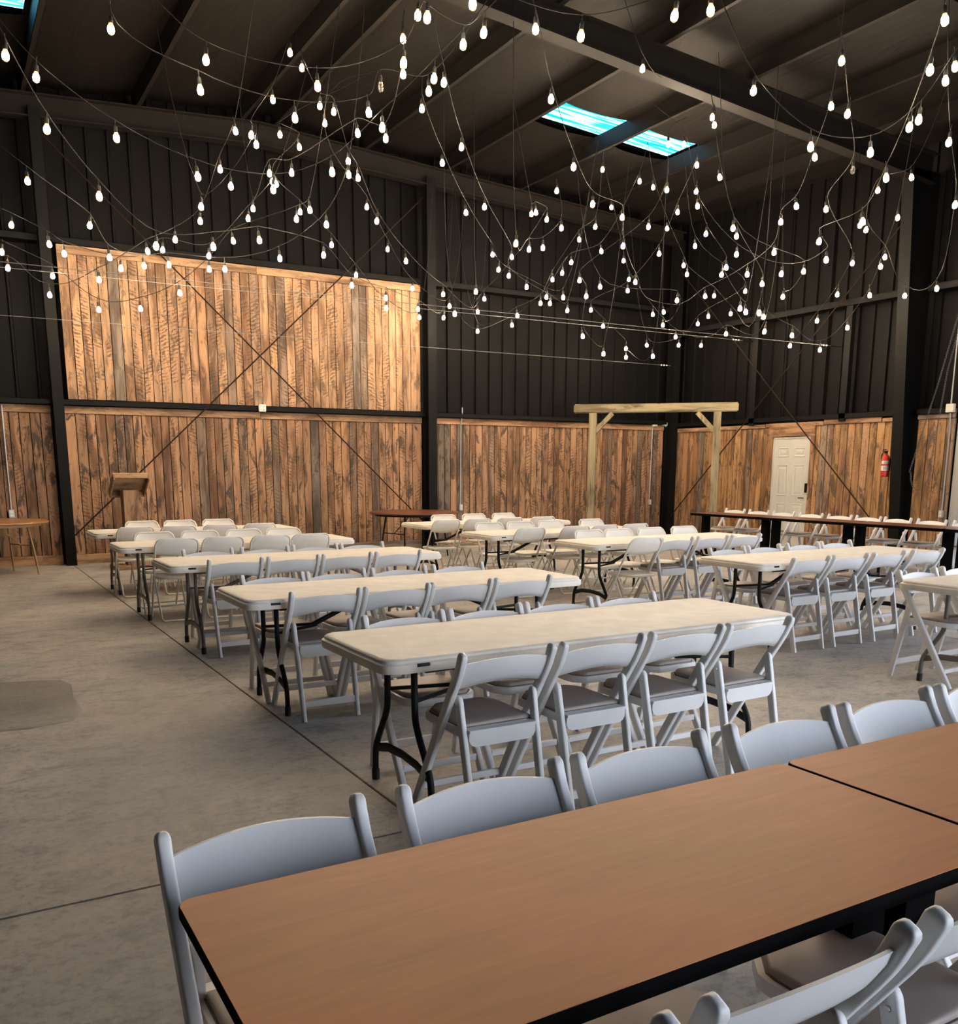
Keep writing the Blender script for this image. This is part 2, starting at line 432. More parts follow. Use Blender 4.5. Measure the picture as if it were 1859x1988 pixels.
STRINGS = [
 [[0.59,9.41,5.46],[[1.033,9.373,4.8],[1.69,9.505,4.467],[2.444,9.618,4.279],[3.225,9.725,4.3],[3.597,9.02,4.341],[3.87,8.435,4.619],[4.124,7.877,4.9]],[4.52,7.66,5.49],[]],
 [[0.65,8.76,5.14],[[0.757,8.755,4.7],[1.066,9.205,4.349],[1.533,9.707,3.994],[2.122,10.196,3.718],[2.825,10.625,3.876],[3.475,11.035,4.1],[4.578,11.872,4.213],[5.254,12.553,4.012],[6.069,13.202,4.012],[6.966,13.91,4.027],[7.77,14.544,4.042]],[8.16,14.85,6.6],[]],
 [[0.69,11.5,4.95],[[1.101,11.473,4.5],[1.799,12.235,4.302],[2.084,12.726,4.065],[2.582,13.18,4.1],[2.809,13.117,4.311],[3.338,12.834,4.244],[3.849,12.696,4.742],[4.233,12.616,5.2]],[4.72,12.51,6.79],[]],
 [[0.61,13.8,4.46],[[0.942,13.777,4.2],[1.554,14.056,4.021],[2.161,14.389,3.683],[2.604,13.726,3.642],[3.013,13.145,3.796],[3.304,12.714,4.053],[3.542,12.338,4.356],[4.107,11.534,4.519],[4.227,11.361,4.6]],[4.51,10.95,6.78],[]],
 [[0.61,13.16,4.68],[[1.033,13.131,4.4],[1.443,13.074,4.215],[1.601,13.052,4.117],[2.246,12.967,3.996],[2.844,12.918,4.094],[3.55,12.841,4.1],[3.981,11.835,4.1],[4.299,11.018,4.369],[4.377,10.474,4.8]],[4.45,9.98,6.78],[]],
 [[0.55,13.73,3.93],[[0.991,13.707,4.0],[1.538,14.422,3.829],[2.065,13.584,3.942],[2.561,12.787,4.205],[2.816,12.382,4.294],[3.044,12.007,4.46],[3.196,11.561,4.956],[3.313,11.239,5.3]],[3.48,10.77,6.72],[]],
 [[2.02,8.49,5.62],[[1.54,8.594,5.0],[2.278,8.728,4.729],[3.172,8.849,4.7],[3.803,8.574,4.776],[3.932,8.584,5.024],[4.342,8.39,5.0]],[4.88,8.09,5.87],[4]],
 [[1.72,8.66,5.5],[[2.28,8.528,4.9],[3.197,8.31,4.8],[3.539,7.285,4.709],[3.564,6.911,4.9]],[3.75,6.82,5.2],[]],
 [[4.28,11.83,6.78],[[4.02,10.936,6.0],[4.251,11.008,5.665],[4.422,11.005,5.631],[4.648,11.136,5.161],[4.788,11.164,5.0],[5.333,11.854,4.719],[6.158,12.658,4.452],[7.259,13.584,4.234],[8.401,14.431,4.176]],[8.8,14.73,6.56],[]],
 [[4.28,11.83,6.78],[[3.776,10.63,6.0],[3.565,10.633,5.485],[3.316,10.688,5.101],[3.355,10.642,5.0],[3.118,10.872,4.594],[2.839,11.131,4.4]],[2.47,11.47,6.66],[]],
 [[5.24,10.74,6.79],[[4.294,8.833,5.6],[4.365,8.989,5.352],[4.352,9.4,4.877],[4.193,9.751,5.0],[3.935,11.158,4.929],[3.829,11.669,5.036],[3.839,12.421,4.8]],[3.85,12.92,6.74],[]],
 [[5.52,12.7,6.77],[[4.087,11.97,5.6],[4.361,12.03,5.518],[4.16,12.554,5.206],[4.586,12.715,4.926],[5.105,12.905,4.6],[5.66,13.357,4.328],[6.414,13.939,3.996],[7.239,14.4,3.985]],[7.68,14.64,6.63],[]],
 [[3.76,7.54,5.46],[[3.791,7.524,5.2],[4.142,7.374,5.0],[4.182,7.109,5.0]],[4.4,6.97,5.39],[]],
 [[3.6,6.39,4.99],[[3.653,6.357,4.8],[4.623,6.364,4.8],[5.041,5.769,4.812],[5.196,5.545,4.8]],[5.29,5.45,5.05],[]],
 [[5.65,12.22,6.77],[[4.434,11.32,5.6],[5.561,12.687,5.113],[6.279,13.562,4.8],[6.925,14.027,4.359],[7.82,14.402,4.217]],[8.28,14.59,6.59],[]],
 [[5.0,9.81,5.72],[[4.989,9.81,5.4],[5.783,10.824,5.235],[6.815,12.041,5.061],[8.1,13.434,4.9],[8.144,13.334,4.654],[8.496,13.026,4.374],[8.97,12.666,4.2]],[9.37,12.36,6.53],[]],
 [[4.53,8.65,5.83],[[4.616,8.604,5.2],[5.493,9.824,5.098],[6.749,11.425,4.988],[8.465,13.431,4.9],[8.498,13.583,4.637],[9.369,13.625,4.282],[9.745,13.636,4.2]],[10.24,13.65,6.48],[]],
 [[4.7,7.28,5.66],[[4.777,7.23,5.2],[5.472,7.998,5.02],[6.448,8.954,4.81],[7.237,9.635,4.683],[8.154,10.196,4.772],[8.761,10.924,4.622],[9.899,11.994,4.418],[11.723,13.363,4.3],[11.17,11.736,4.279],[10.666,10.344,4.334],[10.315,9.526,4.448],[9.851,9.011,4.678],[9.664,8.594,4.751],[9.102,7.872,5.04],[8.593,7.262,5.3]],[8.27,6.88,6.59],[]],
 [[6.47,6.91,5.9],[[6.77,6.617,4.9],[7.253,6.332,4.427],[7.79,6.093,4.4],[7.887,5.689,4.577],[7.879,5.366,4.9]],[7.94,5.27,5.15],[]],
 [[7.04,8.92,6.68],[[7.231,8.77,5.9]],[8.93,10.25,6.57],[]],
 [[9.46,10.03,6.54],[[8.743,9.215,5.8],[9.295,9.593,5.283],[10.029,9.972,4.715],[10.918,10.277,4.213],[11.313,10.587,3.815],[12.172,10.752,3.618],[13.05,10.909,3.465],[12.935,10.297,3.739],[12.719,9.752,4.136],[12.481,9.425,4.472],[12.097,8.926,5.0]],[11.79,8.53,6.38],[]],
 [[6.81,4.76,5.03],[[6.814,4.761,4.8],[7.237,5.156,4.674],[7.8,5.716,4.509],[8.399,6.359,4.338],[9.029,7.089,4.167],[9.594,8.157,4.239],[10.145,8.481,4.143],[10.934,9.94,4.3],[10.291,10.214,4.549],[9.747,10.48,5.188],[9.545,10.587,6.0]],[9.1,10.82,6.54],[]],
 [[8.05,5.62,5.67],[[8.08,5.585,4.9],[8.998,6.132,4.699],[10.229,6.821,4.44],[12.259,8.32,3.967],[13.017,9.362,4.097],[12.186,9.142,4.522],[11.544,9.01,4.788],[11.237,8.628,5.17],[11.222,8.115,5.2]],[11.21,7.61,6.42],[]],
 [[7.51,6.35,5.63],[[7.551,6.3,5.2],[8.373,6.873,5.068],[9.462,7.629,4.895],[10.277,8.65,4.809],[12.436,9.905,4.6],[12.666,10.328,4.23],[12.825,10.828,3.906],[12.956,11.48,3.587]],[13.05,11.97,6.31],[2]],
 [[9.87,12.89,6.51],[[9.233,12.064,6.0],[9.418,12.455,5.283],[9.313,12.728,5.132],[9.19,13.292,4.6],[9.101,13.514,4.246],[8.865,13.865,4.074],[8.433,14.503,3.864]],[8.15,14.92,6.6],[]],
 [[9.87,12.89,6.51],[[10.656,13.628,6.0],[11.091,13.793,5.193],[11.268,13.846,4.896],[11.89,13.863,4.34],[12.462,13.845,3.97],[13.082,13.801,3.849],[12.246,12.299,3.829],[11.356,10.593,3.6]],[11.12,10.15,6.42],[]],
 [[10.04,11.98,6.5],[[9.883,11.957,5.9],[9.772,12.731,5.007],[9.532,13.248,4.902],[9.475,13.43,4.755],[9.395,13.777,4.412],[9.129,14.455,4.011],[6.7,12.183,3.7]],[6.34,11.84,6.71],[]],
 [[10.04,11.98,6.5],[[10.274,12.08,5.9],[10.839,12.355,5.411],[11.464,12.604,4.943],[11.606,12.672,4.822],[12.413,12.818,4.562],[12.973,12.944,4.314],[9.962,9.397,3.6]],[9.64,9.02,6.51],[]],
 [[9.86,10.92,6.51],[[9.139,10.465,5.9],[9.359,10.712,5.404],[9.359,11.088,4.99],[8.991,12.264,4.4],[9.194,12.35,4.193],[9.417,12.708,3.639],[9.919,12.797,3.4]],[10.41,12.88,6.47],[]],
 [[10.48,11.49,6.48],[[9.875,10.672,5.8],[10.111,11.306,5.339],[10.333,11.952,4.885],[10.435,12.841,4.47],[10.401,13.823,4.289],[10.852,14.038,4.071],[11.687,14.379,3.762],[11.822,14.529,3.622],[10.877,12.64,3.4]],[10.65,12.19,6.45],[]],
 [[11.29,12.23,6.43],[[10.26,11.084,5.6],[10.382,10.961,4.989],[10.657,10.771,4.505],[10.593,10.802,4.4],[10.235,10.029,3.772],[10.21,9.881,3.7]],[10.13,9.39,6.48],[]],
 [[10.18,14.65,6.49],[[8.016,11.536,5.4],[8.061,11.46,4.889],[7.827,11.583,4.617],[7.664,11.7,4.6],[6.361,10.012,4.2]],[6.05,9.62,6.73],[]],
 [[7.49,11.89,6.64],[[7.949,12.078,5.2],[8.062,12.123,5.243],[8.323,12.23,5.202],[8.558,14.476,4.411],[7.223,12.478,4.1]],[6.95,12.06,6.67],[]],
 [[10.34,11.51,6.47],[[10.822,11.652,5.0],[12.501,12.151,4.547],[12.676,13.204,4.279],[12.732,13.542,4.193],[12.93,14.265,3.894],[12.239,14.411,3.864]],[11.75,14.52,6.39],[]],
 [[9.48,10.0,6.52],[[9.165,9.61,5.9]],[9.48,10.0,6.52],[]],
 [[9.15,12.74,6.54],[[9.594,12.509,4.4],[10.716,11.912,4.2],[11.849,13.521,4.1]],[12.14,13.93,6.36],[]],
 [[8.83,9.25,6.56],[[9.318,9.334,4.6],[11.072,9.649,4.3],[11.945,10.796,4.2]],[12.25,11.19,6.36],[]],
 [[11.97,9.59,6.37],[[11.659,9.2,4.9]],[11.97,9.59,6.37],[]]]

# ================================================================== the building
XW, YW = 13.85, 15.40          # faces of the boarding on the right and back walls
XS, YS = 14.08, 15.62          # siding behind it
XL, YF = -4.1, -5.0
RIDGE = 4.85
def roof_z(x, base=7.10): return base - .06 * abs(x - RIDGE)
def struct(o): o['kind'] = 'structure'; return o

# floor: slabs with open control joints over a dark bed
bm = bmesh.new(); box(bm, XL - .2, XS + .1, YF - .2, YS + .1, -.25, -.03)
floor = struct(obj('floor', finish(bm, 'floor_bed', M['joint'], smooth=False)))
xs_ = [XL - .2, 1.64, 7.75, XS + .1]; ys_ = [YF - .2, 3.26, YS + .1]
for i in range(3):
    for j in range(2):
        bm = bmesh.new(); g = .004
        x0, x1, y0, y1 = xs_[i] + g, xs_[i + 1] - g, ys_[j] + g, ys_[j + 1] - g
        box(bm, x0, x1, y0, y1, -.10, 0)
        bmesh.ops.bevel(bm, geom=[e for e in bm.edges if all(v.co.z > -.01 for v in e.verts)], offset=.004, segments=1, affect='EDGES')
        obj('concrete_slab', finish(bm, 'concrete_slab', M['concrete'], smooth=False), floor)
bm = bmesh.new()
prism(bm, [(-.9, 7.25), (.22, 7.10), (.60, 6.98), (.65, 6.78), (.62, 6.40), (.63, 6.0), (.55, 5.79), (.31, 5.72), (-.9, 5.85)], 0.0003, .0016, .0006)
obj('floor_patch', finish(bm, 'floor_patch', M['patch']), floor)

# ground outside the open doorways
bm = bmesh.new(); box(bm, -30, 45, -40, YF - .25, -.2, -.02); box(bm, XS + .15, 45, YF - .25, 30, -.2, -.02)
ground = struct(obj('ground', finish(bm, 'ground', plain('gravel_yard', (0.30, 0.28, 0.25), .9, vary=.2, vscale=3), smooth=False)))
ground['label'] = 'gravel yard outside the open doorways'

def siding(bm, x0, x1, z0, z1, plane='y', c=0.0, flip=1, top=None):
    """ribbed steel sheeting: ribs every 0.3 m with two small stiffeners between"""
    prof = []; x = x0; pitch = .305
    while x < x1:
        for dx, d in ((0, 0), (.012, .038), (.045, .038), (.057, 0)):
            if x + dx < x1: prof.append((x + dx, d))
        x += pitch
    prof.append((x1, 0))
    lo = []; hi = []
    for u, d in prof:
        zt = top(u) if top else z1
        if plane == 'y': lo.append(bm.verts.new((u, c - flip * d, z0))); hi.append(bm.verts.new((u, c - flip * d, zt)))
        else: lo.append(bm.verts.new((c - flip * d, u, z0))); hi.append(bm.verts.new((c - flip * d, u, zt)))
    for i in range(len(lo) - 1): bm.faces.new((lo[i], lo[i + 1], hi[i + 1], hi[i]))

bm = bmesh.new(); siding(bm, XL, XS, 0, 0, 'y', YS, 1, top=lambda u: roof_z(u) + .05); siding(bm, XL, XS, 0, 0, 'y', YS + .08, 1, top=lambda u: roof_z(u) + .05)
wall_back = struct(obj('wall_back', finish(bm, 'wall_back', M['black_wall'], smooth=False)))
zt = roof_z(XS) + .05
bm = bmesh.new()
for cc in (XS, XS + .08):
    siding(bm, YF, -1.0, 0, zt, 'x', cc); siding(bm, -1.0, 3.9, 4.2, zt, 'x', cc); siding(bm, 3.9, 4.9, 0, zt, 'x', cc)
    siding(bm, 4.9, 8.8, 4.2, zt, 'x', cc); siding(bm, 8.8, 11.58, 0, zt, 'x', cc)
    siding(bm, 11.58, 12.55, 2.08, zt, 'x', cc); siding(bm, 12.55, YS, 0, zt, 'x', cc)
wall_right = struct(obj('wall_right', finish(bm, 'wall_right', M['black_wall'], smooth=False)))
bm = bmesh.new(); siding(bm, YF, YS, 0, roof_z(XL) + .05, 'x', XL, -1)
wall_left = struct(obj('wall_left', finish(bm, 'wall_left', M['black_wall'], smooth=False)))
bm = bmesh.new(); siding(bm, XL, 3.5, 0, 0, 'y', YF, -1, top=lambda u: roof_z(u) + .05); siding(bm, 10.5, XS, 0, 0, 'y', YF, -1, top=lambda u: roof_z(u) + .05); siding(bm, 3.5, 10.5, 4.2, 0, 'y', YF, -1, top=lambda u: roof_z(u) + .05)
wall_front = struct(obj('wall_front', finish(bm, 'wall_front', M['black_wall'], smooth=False)))

# boarding -----------------------------------------------------------
UNIT = {}
def plank_mesh(mat):
    if mat not in UNIT: UNIT[mat] = boxmesh('plank', M[mat], (1, 1, 1))
    return UNIT[mat]
def boards(a0, a1, z0, z1, plane, c, parent, mat, w=.142, th=.022, jit=.016):
    a = a0; mesh = plank_mesh(mat)
    while a < a1 - .03:
        ww = min(w + random.uniform(-jit, jit), a1 - a)
        if a1 - a - ww < .06: ww = a1 - a
        d = random.uniform(0, .008); tt = th + d
        zt_ = z1 - random.uniform(0, .006); zb = z0 + random.uniform(0, .004)
        if plane == 'y': obj('plank', mesh, parent, (a + ww / 2, c + th - tt / 2, (zb + zt_) / 2), (0, 0, 0), (ww - .012, tt, zt_ - zb))
        else: obj('plank', mesh, parent, (c + th - tt / 2, a + ww / 2, (zb + zt_) / 2), (0, 0, 0), (tt, ww - .012, zt_ - zb))
        a += ww
def backing(x0, x1, y0, y1, z0, z1, parent):
    obj('batten', boxmesh('batten', M['black_steel'], (x1 - x0, y1 - y0, z1 - z0)), parent, ((x0 + x1) / 2, (y0 + y1) / 2, (z0 + z1) / 2))

# back wall wainscot: bays between the columns
backing(-3.9, XW - .02, YW + .024, YW + .05, .02, 2.39, wall_back)
for x0, x1 in ((-.60, 1.52), (1.70, 7.76), (7.96, 13.62)):
    boards(x0, x1, .15, 2.29, 'y', YW, wall_back, 'wood_low')
backing(1.78, 7.72, YW + .024, YW + .05, 2.51, 4.68, wall_back)
boards(1.77, 7.73, 2.50, 4.58, 'y', YW - .04, wall_back, 'wood', w=.146)
backing(1.78, 7.72, YW - .017, YW + .03, 2.51, 4.68, wall_back)
def trim_y(n, x0, x1, z0, z1, c, mat='wood_h', th=.03):
    L = x1 - x0; k = max(1, round(L / 2.6)); t = struct(empty('trim_%d' % n, ((x0 + x1) / 2, c, z0)))
    for i in range(k):
        a, b_ = x0 + L * i / k, x0 + L * (i + 1) / k
        obj('trim_board', boxmesh('trim_board', M[mat], (b_ - a - .004, th, z1 - z0), .003), t, ((a + b_) / 2 - (x0 + x1) / 2, -th / 2 + random.uniform(0, .003), (z1 - z0) / 2))
trim_y(1, -.60, 1.52, 2.29, 2.40, YW); trim_y(2, 1.70, 7.76, 2.29, 2.40, YW); trim_y(3, 7.96, 13.62, 2.29, 2.40, YW)
trim_y(4, -.60, 1.52, .0, .15, YW); trim_y(5, 1.70, 7.76, .0, .15, YW); trim_y(6, 7.96, 13.62, .0, .15, YW)
trim_y(7, 1.77, 7.73, 4.58, 4.70, YW - .04)

# right wall wainscot
DY0, DY1 = 11.62, 12.51
backing(XW + .024, XW + .05, 8.86, DY0 - .05, .02, 2.33, wall_right); backing(XW + .024, XW + .05, DY1 + .05, YW, .02, 2.33, wall_right)
boards(8.86, 9.50, 0, 2.28, 'x', XW, wall_right, 'wood_right', w=.15); boards(9.80, DY0 - .09, 0, 2.28, 'x', XW, wall_right, 'wood_right', w=.15)
boards(DY1 + .09, YW - .14, 0, 2.26, 'x', XW, wall_right, 'wood_right', w=.15)
def trim_x(n, y0, y1, z0, z1, c=XW, th=.035, mat='wood_h'):
    t = struct(empty('trim_%d' % n, (c, (y0 + y1) / 2, z0)))
    obj('trim_board', boxmesh('trim_board', M[mat], (th, y1 - y0, z1 - z0), .003), t, (-th / 2, 0, (z1 - z0) / 2))
trim_x(8, 8.86, 9.50, 2.28, 2.42); trim_x(9, 9.80, 10.15, 2.27, 2.33); trim_x(10, 10.17, 11.35, 2.27, 2.385); trim_x(11, 11.36, 12.70, 2.26, 2.33)
trim_x(12, 12.71, 13.9, 2.25, 2.32); trim_x(13, 13.91, 15.25, 2.24, 2.32)
trim_x(14, DY0 - .09, DY1 + .09, 2.08, 2.26, XW, .03, 'wood_h')
for k, yy in enumerate((DY0 - .045, DY1 + .045)): trim_x(15 + k, yy - .045, yy + .045, 0, 2.08, XW, .028, 'wood_right')

# steel -------------------------------------------------------------
def ibeam_mesh(name, pts, depth, w, side, mat, tf=.018, tw=.012):
    """I section along pts; depth list along b axis, flange width along side"""
    bm = bmesh.new()
    P = [Vector(p) for p in pts]; side = Vector(side).normalized()
    def slab(offs, hw, ht):
        rings = []
        for i, p in enumerate(P):
            t = (P[min(i + 1, len(P) - 1)] - P[max(i - 1, 0)]).normalized(); b_ = t.cross(side).normalized()
            c = p + b_ * offs[i]
            h = ht[i] if isinstance(ht, list) else ht
            rings.append([bm.verts.new(c + side * a + b_ * b2) for a, b2 in ((-hw, -h), (hw, -h), (hw, h), (-hw, h))])
        for a, b2 in zip(rings, rings[1:]):
            for j in range(4): bm.faces.new((a[j], a[(j + 1) % 4], b2[(j + 1) % 4], b2[j]))
        bm.faces.new(rings[0]); bm.faces.new(rings[-1])
    slab([d / 2 for d in depth], w / 2, tf / 2); slab([-d / 2 for d in depth], w / 2, tf / 2)
    slab([0] * len(P), tw / 2, [d / 2 for d in depth])
    return finish(bm, name, mat, smooth=False)

# back wall columns, girts, cross bracing
for x, w_ in ((1.61, .15), (7.87, .17), (13.72, .17)):
    me = ibeam_mesh('steel_column', [(0, 0, 0), (0, 0, roof_z(x) - .45)], [.2, .2], w_, (1, 0, 0), M['black_steel'])
    obj('steel_column', me, wall_back, (x, YW - .14, 0))
def cgirt(parent, p0, p1, h=.10, d=.20, axis='x', name='girt'):
    bm = bmesh.new(); L = (Vector(p1) - Vector(p0)).length
    if axis == 'x':
        box(bm, 0, L, -d / 2, -d / 2 + .008, -h / 2, h / 2); box(bm, 0, L, -d / 2, d / 2, h / 2 - .006, h / 2); box(bm, 0, L, -d / 2, d / 2, -h / 2, -h / 2 + .006)
    else:
        box(bm, -d / 2, -d / 2 + .008, 0, L, -h / 2, h / 2); box(bm, -d / 2, d / 2, 0, L, h / 2 - .006, h / 2); box(bm, -d / 2, d / 2, 0, L, -h / 2, -h / 2 + .006)
    obj(name, finish(bm, name, M['black_steel'], smooth=False), parent, p0)
for x0, x1 in ((-4.0, 1.53), (1.69, 7.78), (7.96, 13.62)):
    cgirt(wall_back, (x0, YW - .02, 2.45), (x1, YW - .02, 2.45), .085, .18)
    cgirt(wall_back, (x0, YW + .06, 4.76), (x1, YW + .06, 4.76), .10, .22)
for y0, y1 in ((8.9, 9.5), (9.8, YW - .1)):
    cgirt(wall_right, (XW + .02, y0, 2.40), (XW + .02, y1, 2.40), .09, .18, 'y')
    cgirt(wall_right, (XW + .02, y0, 4.30), (XW + .02, y1, 4.30), .11, .2, 'y')
for yy in (10.95, 13.05):
    obj('door_post', boxmesh('door_post', M['black_steel'], (.10, .13, 1.98)), wall_right, (XW - .02, yy, 3.30))
def rod(parent, a, b_, r=.011, mat='rod', name='brace_rod'):
    bm = bmesh.new(); tube(bm, [a, b_], r, 6); return obj(name, finish(bm, name, M[mat]), parent)
rod(wall_back, (1.70, YW - .10, 6.15), (7.78, YW - .10, .45)); rod(wall_back, (1.70, YW - .12, .45), (7.78, YW - .12, 6.15))
rod(wall_right, (XW - .13, 15.2, 5.55), (XW - .13, 9.85, .35)); rod(wall_right, (XW - .15, 15.2, .40), (XW - .15, 9.85, 5.5))

# ceiling: sagging insulation between purlins, with roof lights -------------
PX = [5.15 + 1.545 * k for k in range(6)] + [4.55 - 1.545 * k for k in range(6)]
PX = sorted(round(x, 4) for x in PX)
xb = [XL] + PX + [XS + .1]
sky = [(8.24, 9.785, 12.15, 13.0), (9.785, 11.33, 12.15, 13.0), (10.40, 11.33, 6.35, 7.2), (-.085, 1.46, 12.6, 13.4), (8.24, 9.785, 4.2, 5.05), (-.085, 1.46, 4.2, 5.05)]
bm = bmesh.new()
for a, b_ in zip(xb, xb[1:]):
    ycuts = sorted({round(q_, 4) for q_ in {YF, YS + .1} | {y for s in sky if s[0] < b_ - .01 and s[1] > a + .01 for y in s[2:]} | {YF + k * .86 for k in range(1, 24)}})
    N = 6
    xc = [a + (b_ - a) * i / N for i in range(N + 1)]
    for s in sky:
        if a + .05 < s[0] < b_ - .05: xc = sorted(xc + [s[0]])
    grid = {}
    for x in xc:
        for y in ycuts:
            u = (x - a) / (b_ - a); sag = .055 * math.sin(math.pi * u) * (1 + .25 * math.sin(y * 1.7 + a))
            near = any(s[2] - .01 <= y <= s[3] + .01 and s[0] < b_ - .01 and s[1] > a + .01 for s in sky)
            if near: sag *= 1.1
            grid[(x, y)] = bm.verts.new((x, y, roof_z(x) - sag))
    for x0, x1 in zip(xc, xc[1:]):
        for y0, y1 in zip(ycuts, ycuts[1:]):
            mx, my = (x0 + x1) / 2, (y0 + y1) / 2
            if any(s[0] < mx < s[1] and s[2] < my < s[3] for s in sky): continue
            bm.faces.new((grid[(x0, y0)], grid[(x1, y0)], grid[(x1, y1)], grid[(x0, y1)]))
ceiling = struct(obj('ceiling', finish(bm, 'ceiling', M['ceiling'], angle=30)))
bm = bmesh.new()                       # outer roof skin above the insulation, open at the roof lights
xcs = sorted({XL - .3, XS + .4, RIDGE} | {s[0] for s in sky} | {s[1] for s in sky})
ycs = sorted({YF - .3, YS + .3} | {s[2] for s in sky} | {s[3] for s in sky})
for x0, x1 in zip(xcs, xcs[1:]):
    for y0, y1 in zip(ycs, ycs[1:]):
        if any(s[0] - .01 < (x0 + x1) / 2 < s[1] + .01 and s[2] < (y0 + y1) / 2 < s[3] for s in sky): continue
        bm.faces.new([bm.verts.new((x, y, roof_z(x) + .06)) for x, y in ((x0, y0), (x1, y0), (x1, y1), (x0, y1))])
obj('roof_sheet', finish(bm, 'roof_sheet', M['black_wall'], smooth=False), ceiling)
for s in sky:
    bm = bmesh.new(); n_ = 24
    prev = None
    for k in range(n_ + 1):
        y = s[2] + (s[3] - s[2]) * k / n_; dz = .012 * (k % 2)
        cur = [bm.verts.new((x, y, roof_z(x) + .04 + dz)) for x in (s[0], s[1])]
        if prev: bm.faces.new((prev[0], prev[1], cur[1], cur[0]))
        prev = cur
    obj('roof_light', finish(bm, 'roof_light', M['skypanel'], smooth=False), ceiling)
# purlins (Z sections) and end strut
for x in PX:
    bm = bmesh.new(); y0, y1 = YF, YS - .1; h = .285
    box(bm, -.003, .003, y0, y1, 0, h); s_ = 1 if x > RIDGE else -1
    box(bm, -.003 if s_ < 0 else -.07, .07 if s_ < 0 else .003, y0, y1, 0, .005); box(bm, -.07 if s_ < 0 else -.003, .003 if s_ < 0 else .07, y0, y1, h - .005, h)
    box(bm, (.065 if s_ < 0 else -.07), (.07 if s_ < 0 else -.065), y0, y1, 0, .022)
    obj('purlin', finish(bm, 'purlin', M['purlin'], smooth=False), ceiling, (x, 0, roof_z(x, 6.83)))
# rigid frames: rafters and tapered columns
def rafter(y, zb0, slope, name='rafter', w=.2):
    for s_, xe in ((1, XS - .25), (-1, XL + .25)):
        n_ = 6; pts = []; dep = []
        for k in range(n_ + 1):
            x = RIDGE + (xe - RIDGE) * k / n_; zt_ = roof_z(x, 6.82); zb = zb0 - slope * abs(x - RIDGE)
            pts.append((x, y, (zt_ + zb) / 2)); dep.append(zt_ - zb)
        obj(name, ibeam_mesh(name, pts, dep, w, (0, 1, 0), M['purlin']), ceiling)
rafter(YW - .14, 6.50, .052); rafter(9.66, 6.55, .077); rafter(3.6, 6.55, .077); rafter(-2.3, 6.55, .077)
for y in (9.66, 3.6, -2.3):
    for s_, xw in ((1, XS - .02), (-1, XL + .02)):
        zt_ = 6.05
        pts = [(xw - s_ * .17, y, 0), (xw - s_ * .40, y, zt_)]; dep = [.34, .80]
        par = wall_right if s_ > 0 else wall_left
        obj('steel_column', ibeam_mesh('steel_column', pts, dep, .2, (0, 1, 0), M['black_steel']), par)
# horizontal guy cables with end fittings
for y, z, ends in ((11.1, 3.58, 1), (13.16, 3.90, 1), (YW - .34, 3.60, 0)):
    t = empty('guy_cable', (5, y, z))
    tag(t, {11.1: 'thin steel cable across the hall, nearest of three, ending by the right wall', 13.16: 'thin steel cable across the hall, middle of three', YW - .34: 'thin lone steel cable crossing just in front of the wood panel'}[y], 'cable')
    xe = 13.55 if ends else 13.45
    bm = bmesh.new(); tube(bm, [(XL + .05 - 5, 0, 0), (xe - 5, 0, 0)], .004, 6); obj('strand', finish(bm, 'strand', M['cable']), t)
    for k in range(3):
        bm = bmesh.new(); lathe(bm, [(0, -.016), (.016, -.012), (.018, 0), (.016, .012), (0, .016)], 8)
        obj('clamp', finish(bm, 'clamp', M['galv']), t, (xe - 5.25 + .07 * k, 0, 0))
    bm = bmesh.new(); tube(bm, [(xe - 5, 0, 0), (XW - .03 - 5 if ends else 13.62 - 5, 0, 0)], .008, 6); obj('end_rod', finish(bm, 'end_rod', M['black_steel']), t)

# door in the right wall ------------------------------------------------------
door = struct(empty('door_1', (XW + .03, (DY0 + DY1) / 2, 0)))
bm = bmesh.new(); box(bm, -.02, .02, -.425, .425, .01, 2.04)
panels = [(-.32, -.06, 1.70, 1.88), (.06, .32, 1.70, 1.88), (-.32, -.06, .98, 1.56), (.06, .32, .98, 1.56), (-.32, -.06, .20, .84), (.06, .32, .20, .84)]
obj('door_leaf', finish(bm, 'door_leaf', M['white_door'], smooth=False), door)
for a0, a1, z0, z1 in panels:
    bm = bmesh.new()
    for i0, i1, d0, d1 in ((0, .012, 0, .008), (.012, .03, .008, -.002), (.03, .05, -.002, -.002), (.05, .07, -.002, .006)):
        def rg(i, d): return [bm.verts.new((-.0215 - d, y, z)) for y, z in ((a0 + i, z0 + i), (a1 - i, z0 + i), (a1 - i, z1 - i), (a0 + i, z1 - i))]
        A_, B_ = rg(i0, d0), rg(i1, d1)
        for j in range(4): bm.faces.new((A_[j], A_[(j + 1) % 4], B_[(j + 1) % 4], B_[j]))
    bm.faces.new(B_)
    obj('door_panel', finish(bm, 'door_panel', M['white_door'], smooth=False), door)
bm = bmesh.new(); box(bm, -.035, .03, .425, .455, 0, 2.06); box(bm, -.035, .03, -.455, -.425, 0, 2.06); box(bm, -.035, .03, -.455, .455, 2.04, 2.07)
obj('door_frame', finish(bm, 'door_frame', M['white_door'], smooth=False), door)
bm = bmesh.new(); box(bm, -.045, -.02, -.42, -.37, 1.05, 1.22); tube(bm, [(-.02, -.37, .95), (-.07, -.37, .95), (-.07, -.26, .95)], .01, 8)
obj('door_handle', finish(bm, 'door_handle', M['black_steel']), door)

